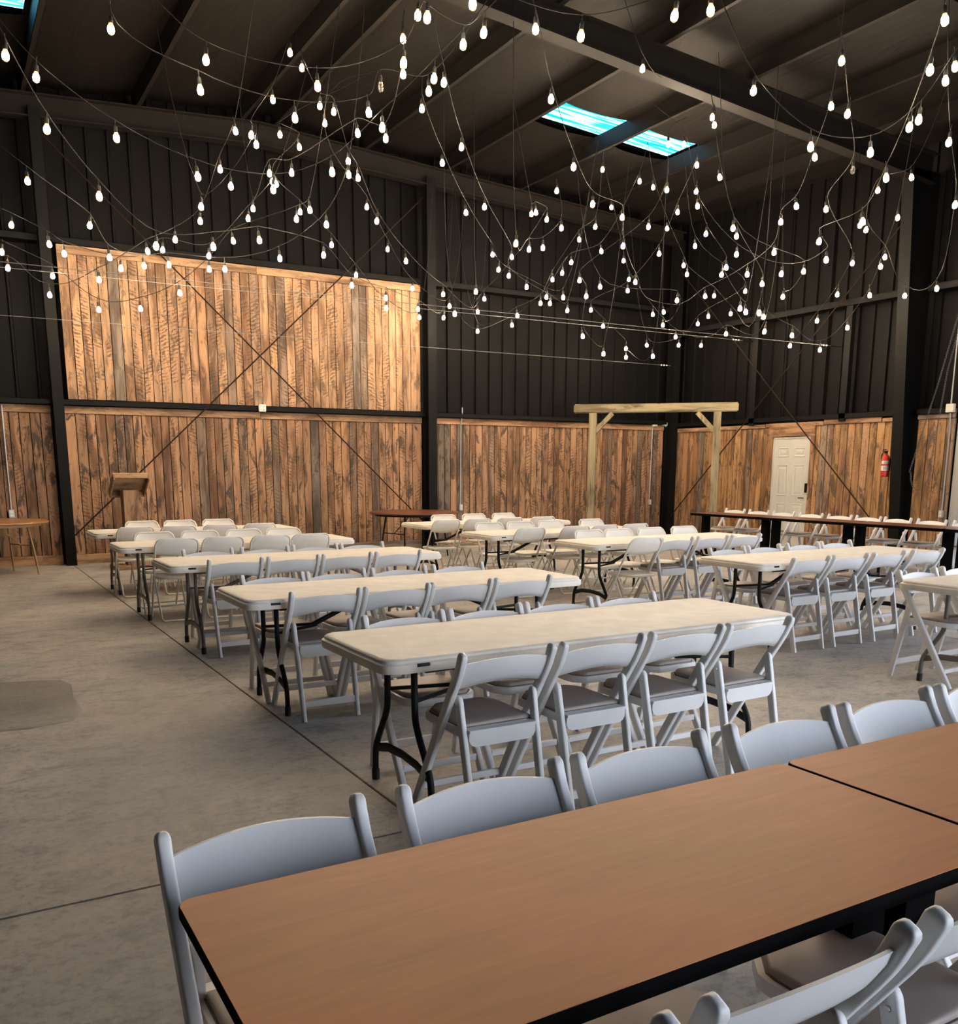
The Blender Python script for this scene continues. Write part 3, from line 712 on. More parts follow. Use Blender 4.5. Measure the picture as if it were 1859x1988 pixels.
# roll-up door with its hand chain -------------------------------------------------
rd = struct(empty('door_2', (XS - .05, 6.85, 0)))
sm = None
bm = bmesh.new()
for a, b_ in zip(((0, 0), (-.02, .015), (-.022, .04), (-.01, .06), (0, .066)), ((-.02, .015), (-.022, .04), (-.01, .06), (0, .066), (.004, .075))):
    bm.faces.new([bm.verts.new(v) for v in ((a[0], -1.85, a[1]), (a[0], 1.85, a[1]), (b_[0], 1.85, b_[1]), (b_[0], -1.85, b_[1]))])
bmesh.ops.remove_doubles(bm, verts=bm.verts, dist=1e-5)
sm = finish(bm, 'slat', M['slat'])
for k in range(56): obj('slat', sm, rd, (0, 0, .02 + .075 * k))
for yy in (-1.93, 1.93):
    obj('guide_rail', boxmesh('guide_rail', M['galv'], (.16, .13, 4.25)), rd, (-.06, yy, 2.125))
obj('drum_hood', boxmesh('drum_hood', M['black_steel'], (.5, 4.0, .5), .02), rd, (-.2, 0, 4.5))
def chain(bm, pts, pitch=.034, r=.0035):
    P = [Vector(p) for p in pts]; seg = [(b_ - a).length for a, b_ in zip(P, P[1:])]; tot = sum(seg); n_ = int(tot / pitch)
    for k in range(n_):
        d = k * pitch; i = 0
        while d > seg[i] and i < len(seg) - 1: d -= seg[i]; i += 1
        c = P[i].lerp(P[i + 1], min(1, d / seg[i])); t = (P[i + 1] - P[i]).normalized()
        s = Vector((1, 0, 0)) if k % 2 else Vector((0, 1, 0)); s = (s - t * s.dot(t)).normalized(); nrm = t.cross(s)
        ring = []
        for j in range(6):
            a = 2 * math.pi * j / 6; o = c + t * math.cos(a) * .024 + s * math.sin(a) * .013
            out = (t * math.cos(a) + s * math.sin(a)).normalized()
            ring.append([bm.verts.new(o + out * r), bm.verts.new(o + nrm * r), bm.verts.new(o - out * r), bm.verts.new(o - nrm * r)])
        for j in range(6):
            A_, B_ = ring[j], ring[(j + 1) % 6]
            for q in range(4): bm.faces.new((A_[q], A_[(q + 1) % 4], B_[(q + 1) % 4], B_[q]))
bm = bmesh.new()
top = Vector((-.33, 1.95, 4.25)); hook = Vector((-.45, 2.55, 1.42))
chain(bm, [top, top.lerp(hook, .5) + Vector((0, -.02, -.03)), hook])
loop = [hook + Vector((0, -.03 - .16 * (1 - math.cos(math.pi * k / 8)), -.27 * math.sin(math.pi * k / 8))) for k in range(9)]
chain(bm, loop + [Vector((-.38, 2.10, 3.0)), Vector((-.33, 1.88, 4.25))])
obj('hand_chain', finish(bm, 'hand_chain', M['chain'], smooth=False), rd)

# ================================================================== small fittings on the walls
def outlet(loc, face, label, r=0):
    t = empty('outlet_box', loc, r); tag(t, label, 'outlet')
    obj('box', boxmesh('outlet_body', M['galv'], (.075, .05, .115), .004), t, (0, -.025, 0))
    bm = bmesh.new()
    for dz in (.025, -.025): lathe_z = box(bm, -.017, .017, -.054, -.05, dz - .017, dz + .017)
    obj('socket', finish(bm, 'socket', M['white_box'], smooth=False), t)
def conduit(pts, label, r=.011):
    bm = bmesh.new(); tube(bm, pts, r, 8); tag(obj('conduit', finish(bm, 'conduit', M['galv'])), label, 'conduit')
outlet((8.57, YW - .008, .74), 'y', 'metal outlet box on the boarding behind the dark round table')
conduit([(8.57, YW - .02, .80), (8.57, YW - .045, 2.30), (8.57, YW - .10, 2.47), (8.57, YW - .10, 2.6)], 'grey conduit pipe down the boarding right of the middle steel column')
outlet((13.28, YW - .008, .76), 'y', 'metal outlet box low on the back wall beside the corner column')
conduit([(13.28, YW - .02, .82), (13.28, YW - .045, 2.36)], 'grey conduit pipe down the back wall beside the corner column')
outlet((.86, YW - .008, .80), 'y', 'metal outlet box above the left round table')
conduit([(.86, YW - .02, .86), (.86, YW - .045, 2.38)], 'grey conduit pipe above the left round table')
t = empty('outlet_box', (4.73, YW - .115, 2.46)); tag(t, 'square pale outlet box on the black girt under the wood panel', 'outlet')
obj('box', boxmesh('outlet_body', M['white_box'], (.12, .04, .12), .005), t, (0, -.02, 0))
bm = bmesh.new()
for dx in (-.028, .028):
    for dz in (-.025, .025): box(bm, dx - .014, dx + .014, -.045, -.04, dz - .013, dz + .013)
obj('socket', finish(bm, 'socket', M['galv'], smooth=False), t)
outlet((XW - .006, 8.93, .78), 'x', 'metal outlet box low on the right wall beside the roll-up door', math.radians(-90))
t = empty('junction_box', (XW - .03, 8.93, 2.43)); tag(t, 'pale junction box on the conduit beside the roll-up door', 'box')
obj('box', boxmesh('junction_body', M['white_box'], (.06, .13, .13), .004), t, (-.03, 0, 0))
conduit([(XW - .025, 8.93, .84), (XW - .025, 8.93, 2.15), (XW - .06, 8.93, 2.365)], 'lower grey conduit between outlet and junction box beside the roll-up door')
conduit([(XW - .06, 8.93, 2.50), (XW - .06, 8.93, 5.9)], 'upper grey conduit rising from the junction box beside the roll-up door')
t = empty('emergency_light', (13.45, YW - .06, 2.42)); tag(t, 'small white two-headed emergency light at the back corner', 'light fixture')
obj('body', boxmesh('emergency_body', M['white_box'], (.12, .07, .11), .006), t, (-.13, 0, 0))
obj('bracket', boxmesh('emergency_bracket', M['black_steel'], (.26, .02, .02)), t, (.02, 0, .05))
obj('lamp_head', boxmesh('emergency_head', M['white_box'], (.10, .07, .07), .01), t, (.15, -.01, .0))
obj('indicator', boxmesh('emergency_led', M['green'], (.03, .02, .03)), t, (.15, -.04, -.045))
# fire extinguisher
t = empty('fire_extinguisher', (XW - .16, 9.93, 1.36)); tag(t, 'red fire extinguisher hung on the boards beside the big steel column', 'fire extinguisher')
bm = bmesh.new(); lathe(bm, [(0, 0), (.05, 0), (.062, .015), (.062, .30), (.05, .34), (.02, .365), (.018, .38), (0, .38)], 20); obj('cylinder', finish(bm, 'extinguisher_body', M['red']), t)
bm = bmesh.new(); lathe(bm, [(.0632, .10), (.0632, .18)], 20); lathe(bm, [(.0632, .21), (.0632, .26)], 20); obj('label_band', finish(bm, 'extinguisher_label', M['label']), t)
bm = bmesh.new()
for z_ in (.12, .14, .16, .225, .243):
    for k in range(5):
        a = math.radians(200 + k * 22 + (z_ * 900) % 9); x_, y_ = .0638 * math.cos(a), .0638 * math.sin(a)
        box(bm, x_ - .004, x_ + .001, y_ - .009, y_ + .007, z_ - .004, z_ + .004)
obj('print_line', finish(bm, 'extinguisher_print', M['black_steel'], smooth=False), t)['kind'] = 'stuff'
bm = bmesh.new(); box(bm, -.02, .02, -.014, .014, .38, .41); box(bm, -.10, .03, -.01, .01, .412, .422); box(bm, -.09, .0, -.01, .01, .435, .445); obj('valve_handle', finish(bm, 'extinguisher_valve', M['black_steel'], smooth=False), t)
bm = bmesh.new(); tube(bm, smooth_path([(0, .02, .39), (0, .07, .40), (0, .085, .33), (0, .07, .18)]), .008, 8, side=(1, 0, 0)); obj('hose', finish(bm, 'extinguisher_hose', M['rubber']), t)
obj('wall_bracket', boxmesh('extinguisher_bracket', M['black_steel'], (.05, .05, .2)), t, (.075, 0, .2))

# ================================================================== furniture
def resin_chair():
    t = empty('folding_chair')
    tag(t, 'x', 'chair')
    sec = rrect(.028, .043, .007, 3)
    prof = smooth_path([(.225, 0), (.02, .345), (-.13, .585), (-.205, .70), (-.232, .765)], 2)
    def py(z):
        for a, b_ in zip(prof, prof[1:]):
            if a.y <= z <= b_.y: k = (z - a.y) / (b_.y - a.y); return a.x + (b_.x - a.x) * k
        return prof[-1].x
    prof = [Vector((p[0], p[1])) for p in prof]
    for s in (-1, 1):
        bm = bmesh.new()
        pts = [(s * .212, p.x, p.y) for p in prof]; sc = [1] * len(pts)
        end = prof[-1]; d = (prof[-1] - prof[-2]).normalized()
        sc[-1] = 1.03; sc[-2] = 1.02
        for k, q in ((.009, 1.02), (.018, .86), (.023, .58), (.025, .25)):
            pts.append((s * .212, end.x + d.x * k, end.y + d.y * k)); sc.append(q)
        sweep(bm, pts, sec, (1, 0, 0), scales=sc)
        o = obj('leg', finish(bm, 'front_leg', M['chair'], 50), t)
        bm = bmesh.new()
        pts = [(s * .170, -.262, 0), (s * .173, -.215, .22), (s * .178, -.142, .562)]; sc = [1, 1, 1]
        for k, q in ((.010, .95), (.019, .8), (.025, .55), (.028, .2)): pts.append((s * .178, -.142 + k * .2, .562 + k)); sc.append(q)
        sweep(bm, pts, rrect(.024, .042, .007, 3), (1, 0, 0), scales=sc)
        rl = obj('leg', finish(bm, 'rear_leg', M['chair'], 50), t)
        bm = bmesh.new()
        lathe(bm, [(0, .003), (.006, .003), (.007, 0)], 8)
        obj('screw', finish(bm, 'screw', M['screw']), rl, (s * .1915, -.146, .548), (0, math.radians(90 * s), 0))
    # curved, crowned back slat
    bm = bmesh.new(); N = 18; front = []; back = []
    for k in range(N + 1):
        u = -1 + 2 * k / N; x = u * .200
        zt_ = .738 + .020 * (1 - u * u); zb = .620 + .030 * (1 - u * u)
        col = []
        for j in range(5):
            z = zb + (zt_ - zb) * j / 4; y = py(min(z, .76)) - .019 * (1 - u * u)
            e = .0085 if 0 < j < 4 else .0045
            col.append(((x, y + e, z), (x, y - e, z)))
        front.append([bm.verts.new(c[0]) for c in col]); back.append([bm.verts.new(c[1]) for c in col])
    for k in range(N):
        for j in range(4):
            bm.faces.new((front[k][j], front[k + 1][j], front[k + 1][j + 1], front[k][j + 1]))
            bm.faces.new((back[k][j], back[k][j + 1], back[k + 1][j + 1], back[k + 1][j]))
        bm.faces.new((front[k][0], back[k][0], back[k + 1][0], front[k + 1][0])); bm.faces.new((front[k][4], front[k + 1][4], back[k + 1][4], back[k][4]))
    for k in (0, N):
        for j in range(4): bm.faces.new((front[k][j], front[k][j + 1], back[k][j + 1], back[k][j]))
    obj('backrest', finish(bm, 'backrest', M['chair'], 60), t)
    # seat frame (clipped front corners) and pad
    ol = [(-.185, -.165), (.185, -.165), (.187, .13), (.182, .165), (.135, .222), (.12, .228), (-.12, .228), (-.135, .222), (-.182, .165), (-.187, .13)]
    bm = bmesh.new(); prism(bm, ol, .420, .453, .006)
    obj('seat', finish(bm, 'seat', M['chair'], 40), t)
    bm = bmesh.new(); pl = [(x * .90, (y - .03) * .90 + .03) for x, y in ol]; prism(bm, pl, .452, .473, .012)
    obj('seat_pad', finish(bm, 'seat_pad', M['pad'], 60), t)
    bm = bmesh.new(); prism(bm, [(x * .925, (y - .03) * .925 + .03) for x, y in ol], .451, .4555)
    obj('pad_piping', finish(bm, 'pad_piping', M['seam']), t)
    # apron between the rear legs with rounded lower corners
    bm = bmesh.new(); o2 = [(-.160, .443), (.160, .443), (.160, .408), (.150, .390), (.130, .380), (-.130, .380), (-.150, .390), (-.160, .408)]
    fr = [bm.verts.new((x, -.195, z)) for x, z in o2]; bk = [bm.verts.new((x, -.175, z)) for x, z in o2]
    for j in range(8): bm.faces.new((fr[j], fr[(j + 1) % 8], bk[(j + 1) % 8], bk[j]))
    bm.faces.new(fr); bm.faces.new(bk)
    box(bm, -.160, .160, -.202, -.170, .441, .453)
    obj('apron', finish(bm, 'apron', M['chair'], smooth=False), t)
    for nm, y, z, hw, h in (('stretcher', -.244, .105, .160, .042), ('stretcher', .165, .115, .196, .032)):
        bm = bmesh.new(); box(bm, -hw, hw, y - .009, y + .009, z - h / 2, z + h / 2)
        bmesh.ops.bevel(bm, geom=list(bm.edges), offset=.003, segments=1, affect='EDGES')
        obj(nm, finish(bm, 'stretcher', M['chair']), t)
    return t

def metal_chair():
    t = empty('folding_chair'); tag(t, 'x', 'chair')
    bm = bmesh.new(); P = []; hw = .205
    A0 = Vector((0, .235, 0)); A1 = Vector((0, -.21, .80)); d = A1 - A0
    left = [Vector((-hw, A0.y + d.y * k, A0.z + d.z * k)) for k in (0, .4, .75, .94)]
    top_ = [Vector((-hw * .93, A0.y + d.y * .985, .8 * .985)), Vector((-hw * .78, A1.y, .81)), Vector((hw * .78, A1.y, .81)), Vector((hw * .93, A0.y + d.y * .985, .8 * .985))]
    right = [Vector((hw, v.y, v.z)) for v in reversed(left)]
    sweep(bm, left + top_ + right, circ(.0105, 8), (0, 1, .3))
    obj('back_frame', finish(bm, 'back_frame', M['beige_metal'], 60), t)
    # rear U leg
    bm = bmesh.new(); h2 = .185
    sweep(bm, [(-h2, .10, .425), (-h2, -.19, .03), (-h2 * .9, -.205, .012), (h2 * .9, -.205, .012), (h2, -.19, .03), (h2, .10, .425)], circ(.010, 8), (0, 1, .3))
    obj('leg', finish(bm, 'rear_leg_loop', M['beige_metal'], 60), t)
    for s in (-1, 1):
        bm = bmesh.new(); lathe(bm, [(0, 0), (.015, 0), (.014, .035), (.011, .04)], 10); obj('foot_cap', finish(bm, 'foot_cap', M['beige_metal']), t, (s * hw, .236, 0), (math.radians(8), 0, 0))
    bm = bmesh.new(); tube(bm, [(-hw, .175, .11), (hw, .175, .11)], .008, 8); obj('stretcher', finish(bm, 'chair_stretcher', M['beige_metal']), t)
    # back shell
    bm = bmesh.new(); N = 14; F = []; B = []
    for k in range(N + 1):
        u = -1 + 2 * k / N; x = u * .195
        top2 = .812 - .055 * abs(u) ** 6; bot = .640 - .022 * (1 - abs(u) ** 3) + .02
        cf, cb_ = [], []
        for j in range(6):
            z = bot + (top2 - bot) * j / 5; y = .235 - .556 * z - .022 * (1 - u * u) + (.012 if j in (0, 5) else 0)
            cf.append(bm.verts.new((x, y + .006, z))); cb_.append(bm.verts.new((x, y - .004, z)))
        F.append(cf); B.append(cb_)
    for k in range(N):
        for j in range(5):
            bm.faces.new((F[k][j], F[k + 1][j], F[k + 1][j + 1], F[k][j + 1])); bm.faces.new((B[k][j], B[k][j + 1], B[k + 1][j + 1], B[k + 1][j]))
        bm.faces.new((F[k][0], B[k][0], B[k + 1][0], F[k + 1][0])); bm.faces.new((F[k][5], F[k + 1][5], B[k + 1][5], B[k][5]))
    for k in (0, N):
        for j in range(5): bm.faces.new((F[k][j], F[k][j + 1], B[k][j + 1], B[k][j]))
    obj('backrest', finish(bm, 'shell_back', M['poly'], 50), t)
    # seat: rounded, dished, with a rolled edge
    bm = bmesh.new(); ol = []
    for k in range(28):
        a = 2 * math.pi * k / 28; c, s = math.cos(a), math.sin(a)
        ol.append((.195 * math.copysign(abs(c) ** .45, c), .02 + .20 * math.copysign(abs(s) ** .5, s)))
    rings = []
    for sc, z in ((.97, .415), (1, .425), (1, .437), (.96, .443), (.85, .437), (.5, .430)):
        rings.append([bm.verts.new((x * sc, .02 + (y - .02) * sc, z)) for x, y in ol])
    for a, b_ in zip(rings, rings[1:]):
        for j in range(28): bm.faces.new((a[j], a[(j + 1) % 28], b_[(j + 1) % 28], b_[j]))
    bm.faces.new(rings[0]); bm.faces.new(rings[-1])
    obj('seat', finish(bm, 'shell_seat', M['poly'], 50), t)
    return t

def white_table(legmat='tleg'):
    t = empty('folding_table'); tag(t, 'x', 'table')
    L, Wd = 2.44, .76
    def rr(sc): return [(x, y) for x, y in rrect(L - sc, Wd - sc, .075, 6)]
    bm = bmesh.new(); rings = []
    for ins, z in ((.02, .676), (.004, .679), (0, .687), (0, .716), (.010, .722), (.010, .732), (.016, .738), (.026, .740)):
        rings.append([bm.verts.new((x * (1 - 2 * ins / L), y * (1 - 2 * ins / Wd), z)) for x, y in rr(0)])
    n_ = len(rings[0])
    for a, b_ in zip(rings, rings[1:]):
        for j in range(n_): bm.faces.new((a[j], a[(j + 1) % n_], b_[(j + 1) % n_], b_[j]))
    bm.faces.new(rings[-1])
    u = [bm.verts.new((v.co.x * .97, v.co.y * .93, .715)) for v in rings[0]]
    for j in range(n_): bm.faces.new((rings[0][j], rings[0][(j + 1) % n_], u[(j + 1) % n_], u[j]))
    bm.faces.new(u)
    top = obj('tabletop', finish(bm, 'tabletop', M['table'], 35), t)
    for s in (-1, 1):
        obj('rail', boxmesh('rail', M[legmat], (2.0, .022, .03)), t, (0, s * .30, .672))
        for sy in (-1, 1):
            if s > 0: continue
            bm = bmesh.new(); prism(bm, rrect(.062, .012, .005, 2), 0, .014)
            obj('latch_slot', finish(bm, 'latch_slot', M['rubber']), t, (s * 1.045, sy * .376, .704))
        x = s * .97
        for sy in (-1, 1):
            bm = bmesh.new()
            pts = smooth_path([(x, sy * .14, .70), (x, sy * .14, .44), (x, sy * .155, .37), (x, sy * .275, .20), (x, sy * .295, .13), (x, sy * .295, .0)], 2)
            tube(bm, pts, .0155, 10, side=(1, 0, 0))
            lg = obj('leg', finish(bm, 'table_leg', M[legmat], 60), t)
            bm = bmesh.new(); lathe(bm, [(0, 0), (.019, 0), (.019, .05), (.0165, .055)], 12); obj('foot_cap', finish(bm, 'table_foot', M['rubber']), lg, (x, sy * .295, 0))
            bm = bmesh.new(); tube(bm, [(x, sy * .14, .49), (x - s * .30, sy * .02, .50)], .010, 6); obj('link', finish(bm, 'table_link', M[legmat]), t)
        bm = bmesh.new()
        sweep(bm, [(x, -.29, .165), (x, -.15, .20), (x, 0, .21), (x, .15, .20), (x, .29, .165)], rrect(.012, .042, .004, 1), (1, 0, 0))
        obj('crossbar', finish(bm, 'table_crossbar', M[legmat], 60), t)
        obj('hinge_bar', boxmesh('hinge_bar', M[legmat], (.03, .62, .022)), t, (x, 0, .698))
        bm = bmesh.new(); sweep(bm, [(x - s * .28, 0, .50), (x - s * .40, 0, .55), (x - s * .75, 0, .70)], rrect(.034, .026, .004, 1), (0, 1, 0)); obj('brace', finish(bm, 'table_brace', M[legmat], 60), t)
    return t

def brown_table(top='brown', W_=.61, L=1.525, dz=0.0):
    t = empty('banquet_table'); tag(t, 'x', 'table')
    bm = bmesh.new(); prism(bm, rrect(L - .006, W_ - .006, .028, 5), .744 + dz, .7605 + dz)
    obj('tabletop', finish(bm, 'laminate_top', M[top], 30), t)
    bm = bmesh.new(); o1 = rrect(L, W_, .030, 5); rings = []
    for k, z in ((1, .740 + dz), (1, .755 + dz), (.9985, .7590 + dz), (.996, .7590 + dz), (.996, .740 + dz)):
        rings.append([bm.verts.new((x * k, y * (k if k == 1 else 1 - (1 - k) * 2.4), z)) for x, y in o1])
    n_ = len(o1)
    for a, b_ in zip(rings, rings[1:] + rings[:1]):
        for j in range(n_): bm.faces.new((a[j], a[(j + 1) % n_], b_[(j + 1) % n_], b_[j]))
    obj('edge_band', finish(bm, 'edge_band', M['edge'], 40), t)
    for s in (-1, 1):
        obj('apron', boxmesh('table_apron', M['edge'], (L - .03, .018, .022), .003), t, (0, s * (W_ / 2 - .018), .730 + dz))
        obj('apron', boxmesh('table_end_apron', M['edge'], (.018, W_ - .03, .022), .003), t, (s * (L / 2 - .022), 0, .730 + dz))
        bm = bmesh.new(); box(bm, -.055, .055, -.05, .05, .03, .742 + dz)
        obj('leg', finish(bm, 'post_leg', M['edge'], smooth=False), t, (s * (L / 2 - .09), 0, 0))
        bm = bmesh.new(); sweep(bm, [(0, -.24, .012), (0, -.2, .022), (0, 0, .034), (0, .2, .022), (0, .24, .012)], rrect(.06, .024, .006, 1), (1, 0, 0))
        obj('foot', finish(bm, 'table_t_foot', M['tleg'], 60), t, (s * (L / 2 - .09), 0, 0))
    return t

def round_table(loc, top, leg, label, ang):
    t = empty('round_table', loc, ang); tag(t, label, 'table')
    bm = bmesh.new(); lathe(bm, [(0, .728), (.745, .728), (.755, .732), (.76, .742), (.757, .752), (.748, .757), (0, .757)], 48); obj('tabletop', finish(bm, 'round_top', M[top], 40), t)
    bm = bmesh.new(); lathe(bm, [(.66, .728), (.66, .690), (.645, .690), (.645, .728)], 40); obj('apron', finish(bm, 'round_apron', M[leg], 40), t)
    for sx in (-1, 1):
        for sy in (-1, 1):
            bm = bmesh.new(); sweep(bm, [(sx * .40, sy * .26, .70), (sx * .44, sy * .30, .35), (sx * .47, sy * .33, 0)], rrect(.035, .022, .006, 1), (0, 1, 0), scales=[1, .9, .75]); obj('leg', finish(bm, 'round_leg', M[leg], 60), t)
        bm = bmesh.new(); tube(bm, [(sx * .43, -.29, .40), (sx * .43, .29, .40)], .009, 6); obj('crossbar', finish(bm, 'round_crossbar', M[leg]), t)
        bm = bmesh.new(); tube(bm, [(sx * .43, 0, .40), (sx * .08, 0, .70)], .009, 6); obj('brace', finish(bm, 'round_brace', M[leg]), t)
    return t
round_table((.50, 14.25, 0), 'round_top', 'light_wood', 'brown round folding table at the left edge of the back wall', math.radians(25))
round_table((6.90, 14.0, 0), 'dark_top', 'tleg', 'dark walnut round folding table in front of the middle steel column', math.radians(12))

ORD = ['first', 'second', 'third', 'fourth', 'fifth', 'sixth', 'seventh', 'eighth', 'ninth']
ORD2 = ['leftmost', 'second from left', 'third from left', 'fourth from left', 'fifth from left']
proto_resin = resin_chair(); proto_metal = metal_chair(); PR = [True, True]
def place(kind, x, y, rz, label, group):
    p = proto_resin if kind == 'r' else proto_metal; i = 0 if kind == 'r' else 1
    if PR[i]:
        PR[i] = False; p.location = (x, y, 0); p.rotation_euler = (0, 0, rz); p['label'] = label; p['group'] = group; return
    copy_tree(p, (x, y, 0), rz, label, group)
RES = 'white resin folding chair '; MET = 'beige metal folding chair '
pt = white_table(); pg = white_table('gleg'); used_t = [True, True]
def ptable(k, x, y, label, rz=0):
    p = (pt, pg)[k]
    if used_t[k]:
        used_t[k] = False; p.location = (x, y, 0); p.rotation_euler = (0, 0, rz); p['label'] = label; p['group'] = 'white folding tables in two rows'
        return
    copy_tree(p, (x, y, 0), rz, label, 'white folding tables in two rows')
ORDT = ['nearest', 'second', 'third', 'fourth', 'farthest']
LT = [(2.68, 3.635, 0), (2.68, 5.55, 0), (2.69, 7.70, 1), (2.63, 9.62, 1), (2.68, 11.68, 1)]
RT = [(6.93, 3.60, 1), (6.88, 5.53, 0), (6.83, 7.68, 0), (6.56, 9.25, 0), (6.72, 11.25, 0)]
for i, (x, y, k) in enumerate(LT):
    ptable(k, x, y, 'white plastic folding table, %s of the left row' % ORDT[i], random.uniform(-.006, .006))
for i, (x, y, k) in enumerate(RT):
    ptable(k, x, y, 'white plastic folding table, %s of the right row' % ORDT[i], random.uniform(-.006, .006))
# chairs: y of the seat centre = y of the backrest -/+ 0.235
BO = .235
CH = [
 ('r', 1, [1.92, 2.405, 2.885, 3.35], 3.04, 'L', 0), ('r', -1, [1.94, 2.42, 2.89, 3.37], 4.08, 'L', 0),
 ('r', 1, [1.92, 2.39, 2.85, 3.32], 5.08, 'L', 1), ('r', -1, [1.90, 2.36, 2.85, 3.35], 6.05, 'L', 1),
 ('r', 1, [1.96, 2.445, 2.92, 3.39], 7.20, 'L', 2), ('r', -1, [1.99, 2.50, 2.99, 3.465], 8.19, 'L', 2),
 ('m', 1, [1.93, 2.38, 2.87, 3.30], 9.10, 'L', 3), ('m', -1, [1.90, 2.38, 2.87, 3.32], 10.18, 'L', 3),
 ('m', 1, [1.88, 2.37, 2.86, 3.34], 11.05, 'L', 4), ('m', -1, [2.16, 2.63, 3.12], 12.28, 'L', 4),
 ('r', 1, [6.14, 6.63, 7.14, 7.70], 5.06, 'R', 1), ('r', -1, [6.22, 6.71, 7.24, 7.73], 6.10, 'R', 1),
 ('r', -1, [6.09, 6.60, 7.1, 7.6], 4.08, 'R', 0), ('r', 1, [6.15, 6.65, 7.15, 7.65], 3.00, 'R', 0),
 ('m', -1, [6.21, 6.62, 7.10, 7.62], 8.22, 'R', 2),
 ('m', 1, [5.85, 6.50, 6.93, 7.41], 8.78, 'R', 3), ('m', -1, [5.93, 6.40, 6.88, 7.55], 9.95, 'R', 3),
 ('m', 1, [5.76, 6.24, 6.76, 7.31], 10.67, 'R', 4), ('m', -1, [6.31, 6.83, 7.35], 11.88, 'R', 4)]
for kind, sd, xs, yb, row, ti in CH:
    for j, x in enumerate(xs):
        lab = (RES if kind == 'r' else MET) + '%s %s the %s %s-row white table' % (ORD2[j], 'in front of' if sd > 0 else 'behind', ORDT[ti], 'left' if row == 'L' else 'right')
        place(kind, x, yb + sd * BO, (0 if sd > 0 else math.pi) + random.uniform(-.025, .025), lab, 'chairs at the white folding tables')
place('m', 6.05, 6.98 + BO, random.uniform(-.02, .02), MET + 'beside three resin ones in front of the third right-row table', 'chairs at the white folding tables')
for j, x in enumerate((6.62, 7.13, 7.63)):
    place('r', x, 7.19 + BO, random.uniform(-.02, .02), RES + '%s of three in front of the third right-row white table' % ('leftmost', 'middle', 'rightmost')[j], 'chairs at the white folding tables')

# brown laminate tables in the foreground
pb = brown_table(); pb.location = (1.045, 1.235, 0); pb['label'] = 'brown laminate table with black edge, largest in the foreground'; pb['group'] = 'brown laminate tables'
copy_tree(pb, (2.578, 1.235, 0), 0, 'brown laminate table butted to the right end of the foreground table', 'brown laminate tables')
for j, x in enumerate((.53, 1.06, 1.56, 2.10, 2.59, 3.08)):
    place('r', x, 1.80 - BO, math.pi + random.uniform(-.02, .02), RES + '%s of the row behind the foreground brown table' % (ORD2[j] if j < 5 else 'rightmost'), 'chairs at the foreground brown tables')
for j, x in enumerate((.56, 1.07, 1.58, 2.10)):
    place('r', x, .815 + BO, random.uniform(-.012, .012), RES + '%s in the front row at the foreground brown table' % ORD2[j], 'chairs at the foreground brown tables')
# long row of dark brown tables along the right wall
for j in range(4):
    y = 11.0 - 1.555 * j
    if j == 0:
        pr = brown_table('dark_top', dz=-.022); pr.location = (11.38, y, 0); pr.rotation_euler = (0, 0, math.pi / 2); pr['label'] = 'dark red-brown table with black post legs, farthest in the right wall row'; pr['group'] = 'dark tables along the right wall'
    else: copy_tree(pr, (11.38, y, 0), math.pi / 2, 'dark red-brown table with black post legs, %s in the row from the back corner' % ORD[j], 'dark tables along the right wall')
for j, y in enumerate((11.84, 11.29, 10.74, 10.17, 9.62, 9.10, 8.60, 8.05, 7.50)):
    place('r', 12.22 - BO, y - .03, math.pi / 2 + random.uniform(-.02, .02), RES + '%s from back corner behind dark tables' % ORD[j], 'chairs behind the dark right-wall tables')

# timber arch
ax, ay, bx_, by_ = 10.65, 14.0, 12.27, 12.43
ang = math.atan2(by_ - ay, bx_ - ax); span = math.hypot(bx_ - ax, by_ - ay)
t = empty('wooden_arch', ((ax + bx_) / 2, (ay + by_) / 2, 0), ang); tag(t, 'pale timber wedding arch of two posts and a beam near the back corner', 'arch')
HB = 2.50
for s in (-1, 1):
    obj('post', boxmesh('arch_post', M['pine'], (.135, .135, HB), .006), t, (s * span / 2, 0, HB / 2))
    bm = bmesh.new(); sweep(bm, [(s * (span / 2 - .05), 0, HB - .34), (s * (span / 2 - .36), 0, HB - .01)], rrect(.09, .085, .004, 1), (0, 1, 0)); obj('knee_brace', finish(bm, 'knee_brace', M['pine']), t)
    obj('foot', boxmesh('arch_foot', M['pine_h'], (.13, .75, .08), .005), t, (s * (span / 2), .0, .04))
obj('beam', boxmesh('arch_beam', M['pine_h'], (span + .72, .10, .16), .018), t, (0, 0, HB + .078))

# lectern
t = empty('lectern', (2.38, 14.32, 0), math.radians(3)); tag(t, 'rustic wooden lectern with slanted box top standing before the boarded wall', 'lectern')
obj('column', boxmesh('lectern_column', M['wood'], (.22, .20, 1.12), .004), t, (0, 0, .60))
obj('base', boxmesh('lectern_base', M['wood_h'], (.62, .46, .06), .004), t, (0, 0, .03))
def lect(name, x, y, z, dx, dy, dz):
    o = obj(name, boxmesh(name, M['wood_h'], (dx, dy, dz), .003), t, (x, y, z), (math.radians(-36), 0, 0)); return o
ca, sa = math.cos(math.radians(-36)), math.sin(math.radians(-36))
def L2(y, z): return (y * ca - z * sa, y * sa + z * ca)
for nm, x, y, z, dx, dy, dz in (('reading_board', 0, 0, .06, .50, .46, .022), ('side_board', -.24, 0, .0, .022, .46, .10), ('side_board', .24, 0, 0, .022, .46, .10), ('front_board', 0, -.22, 0.015, .46, .022, .07), ('rear_board', 0, .22, 0, .46, .022, .10)):
    yy, zz = L2(y, z); lect(nm, x, yy, 1.22 + zz, dx, dy, dz)

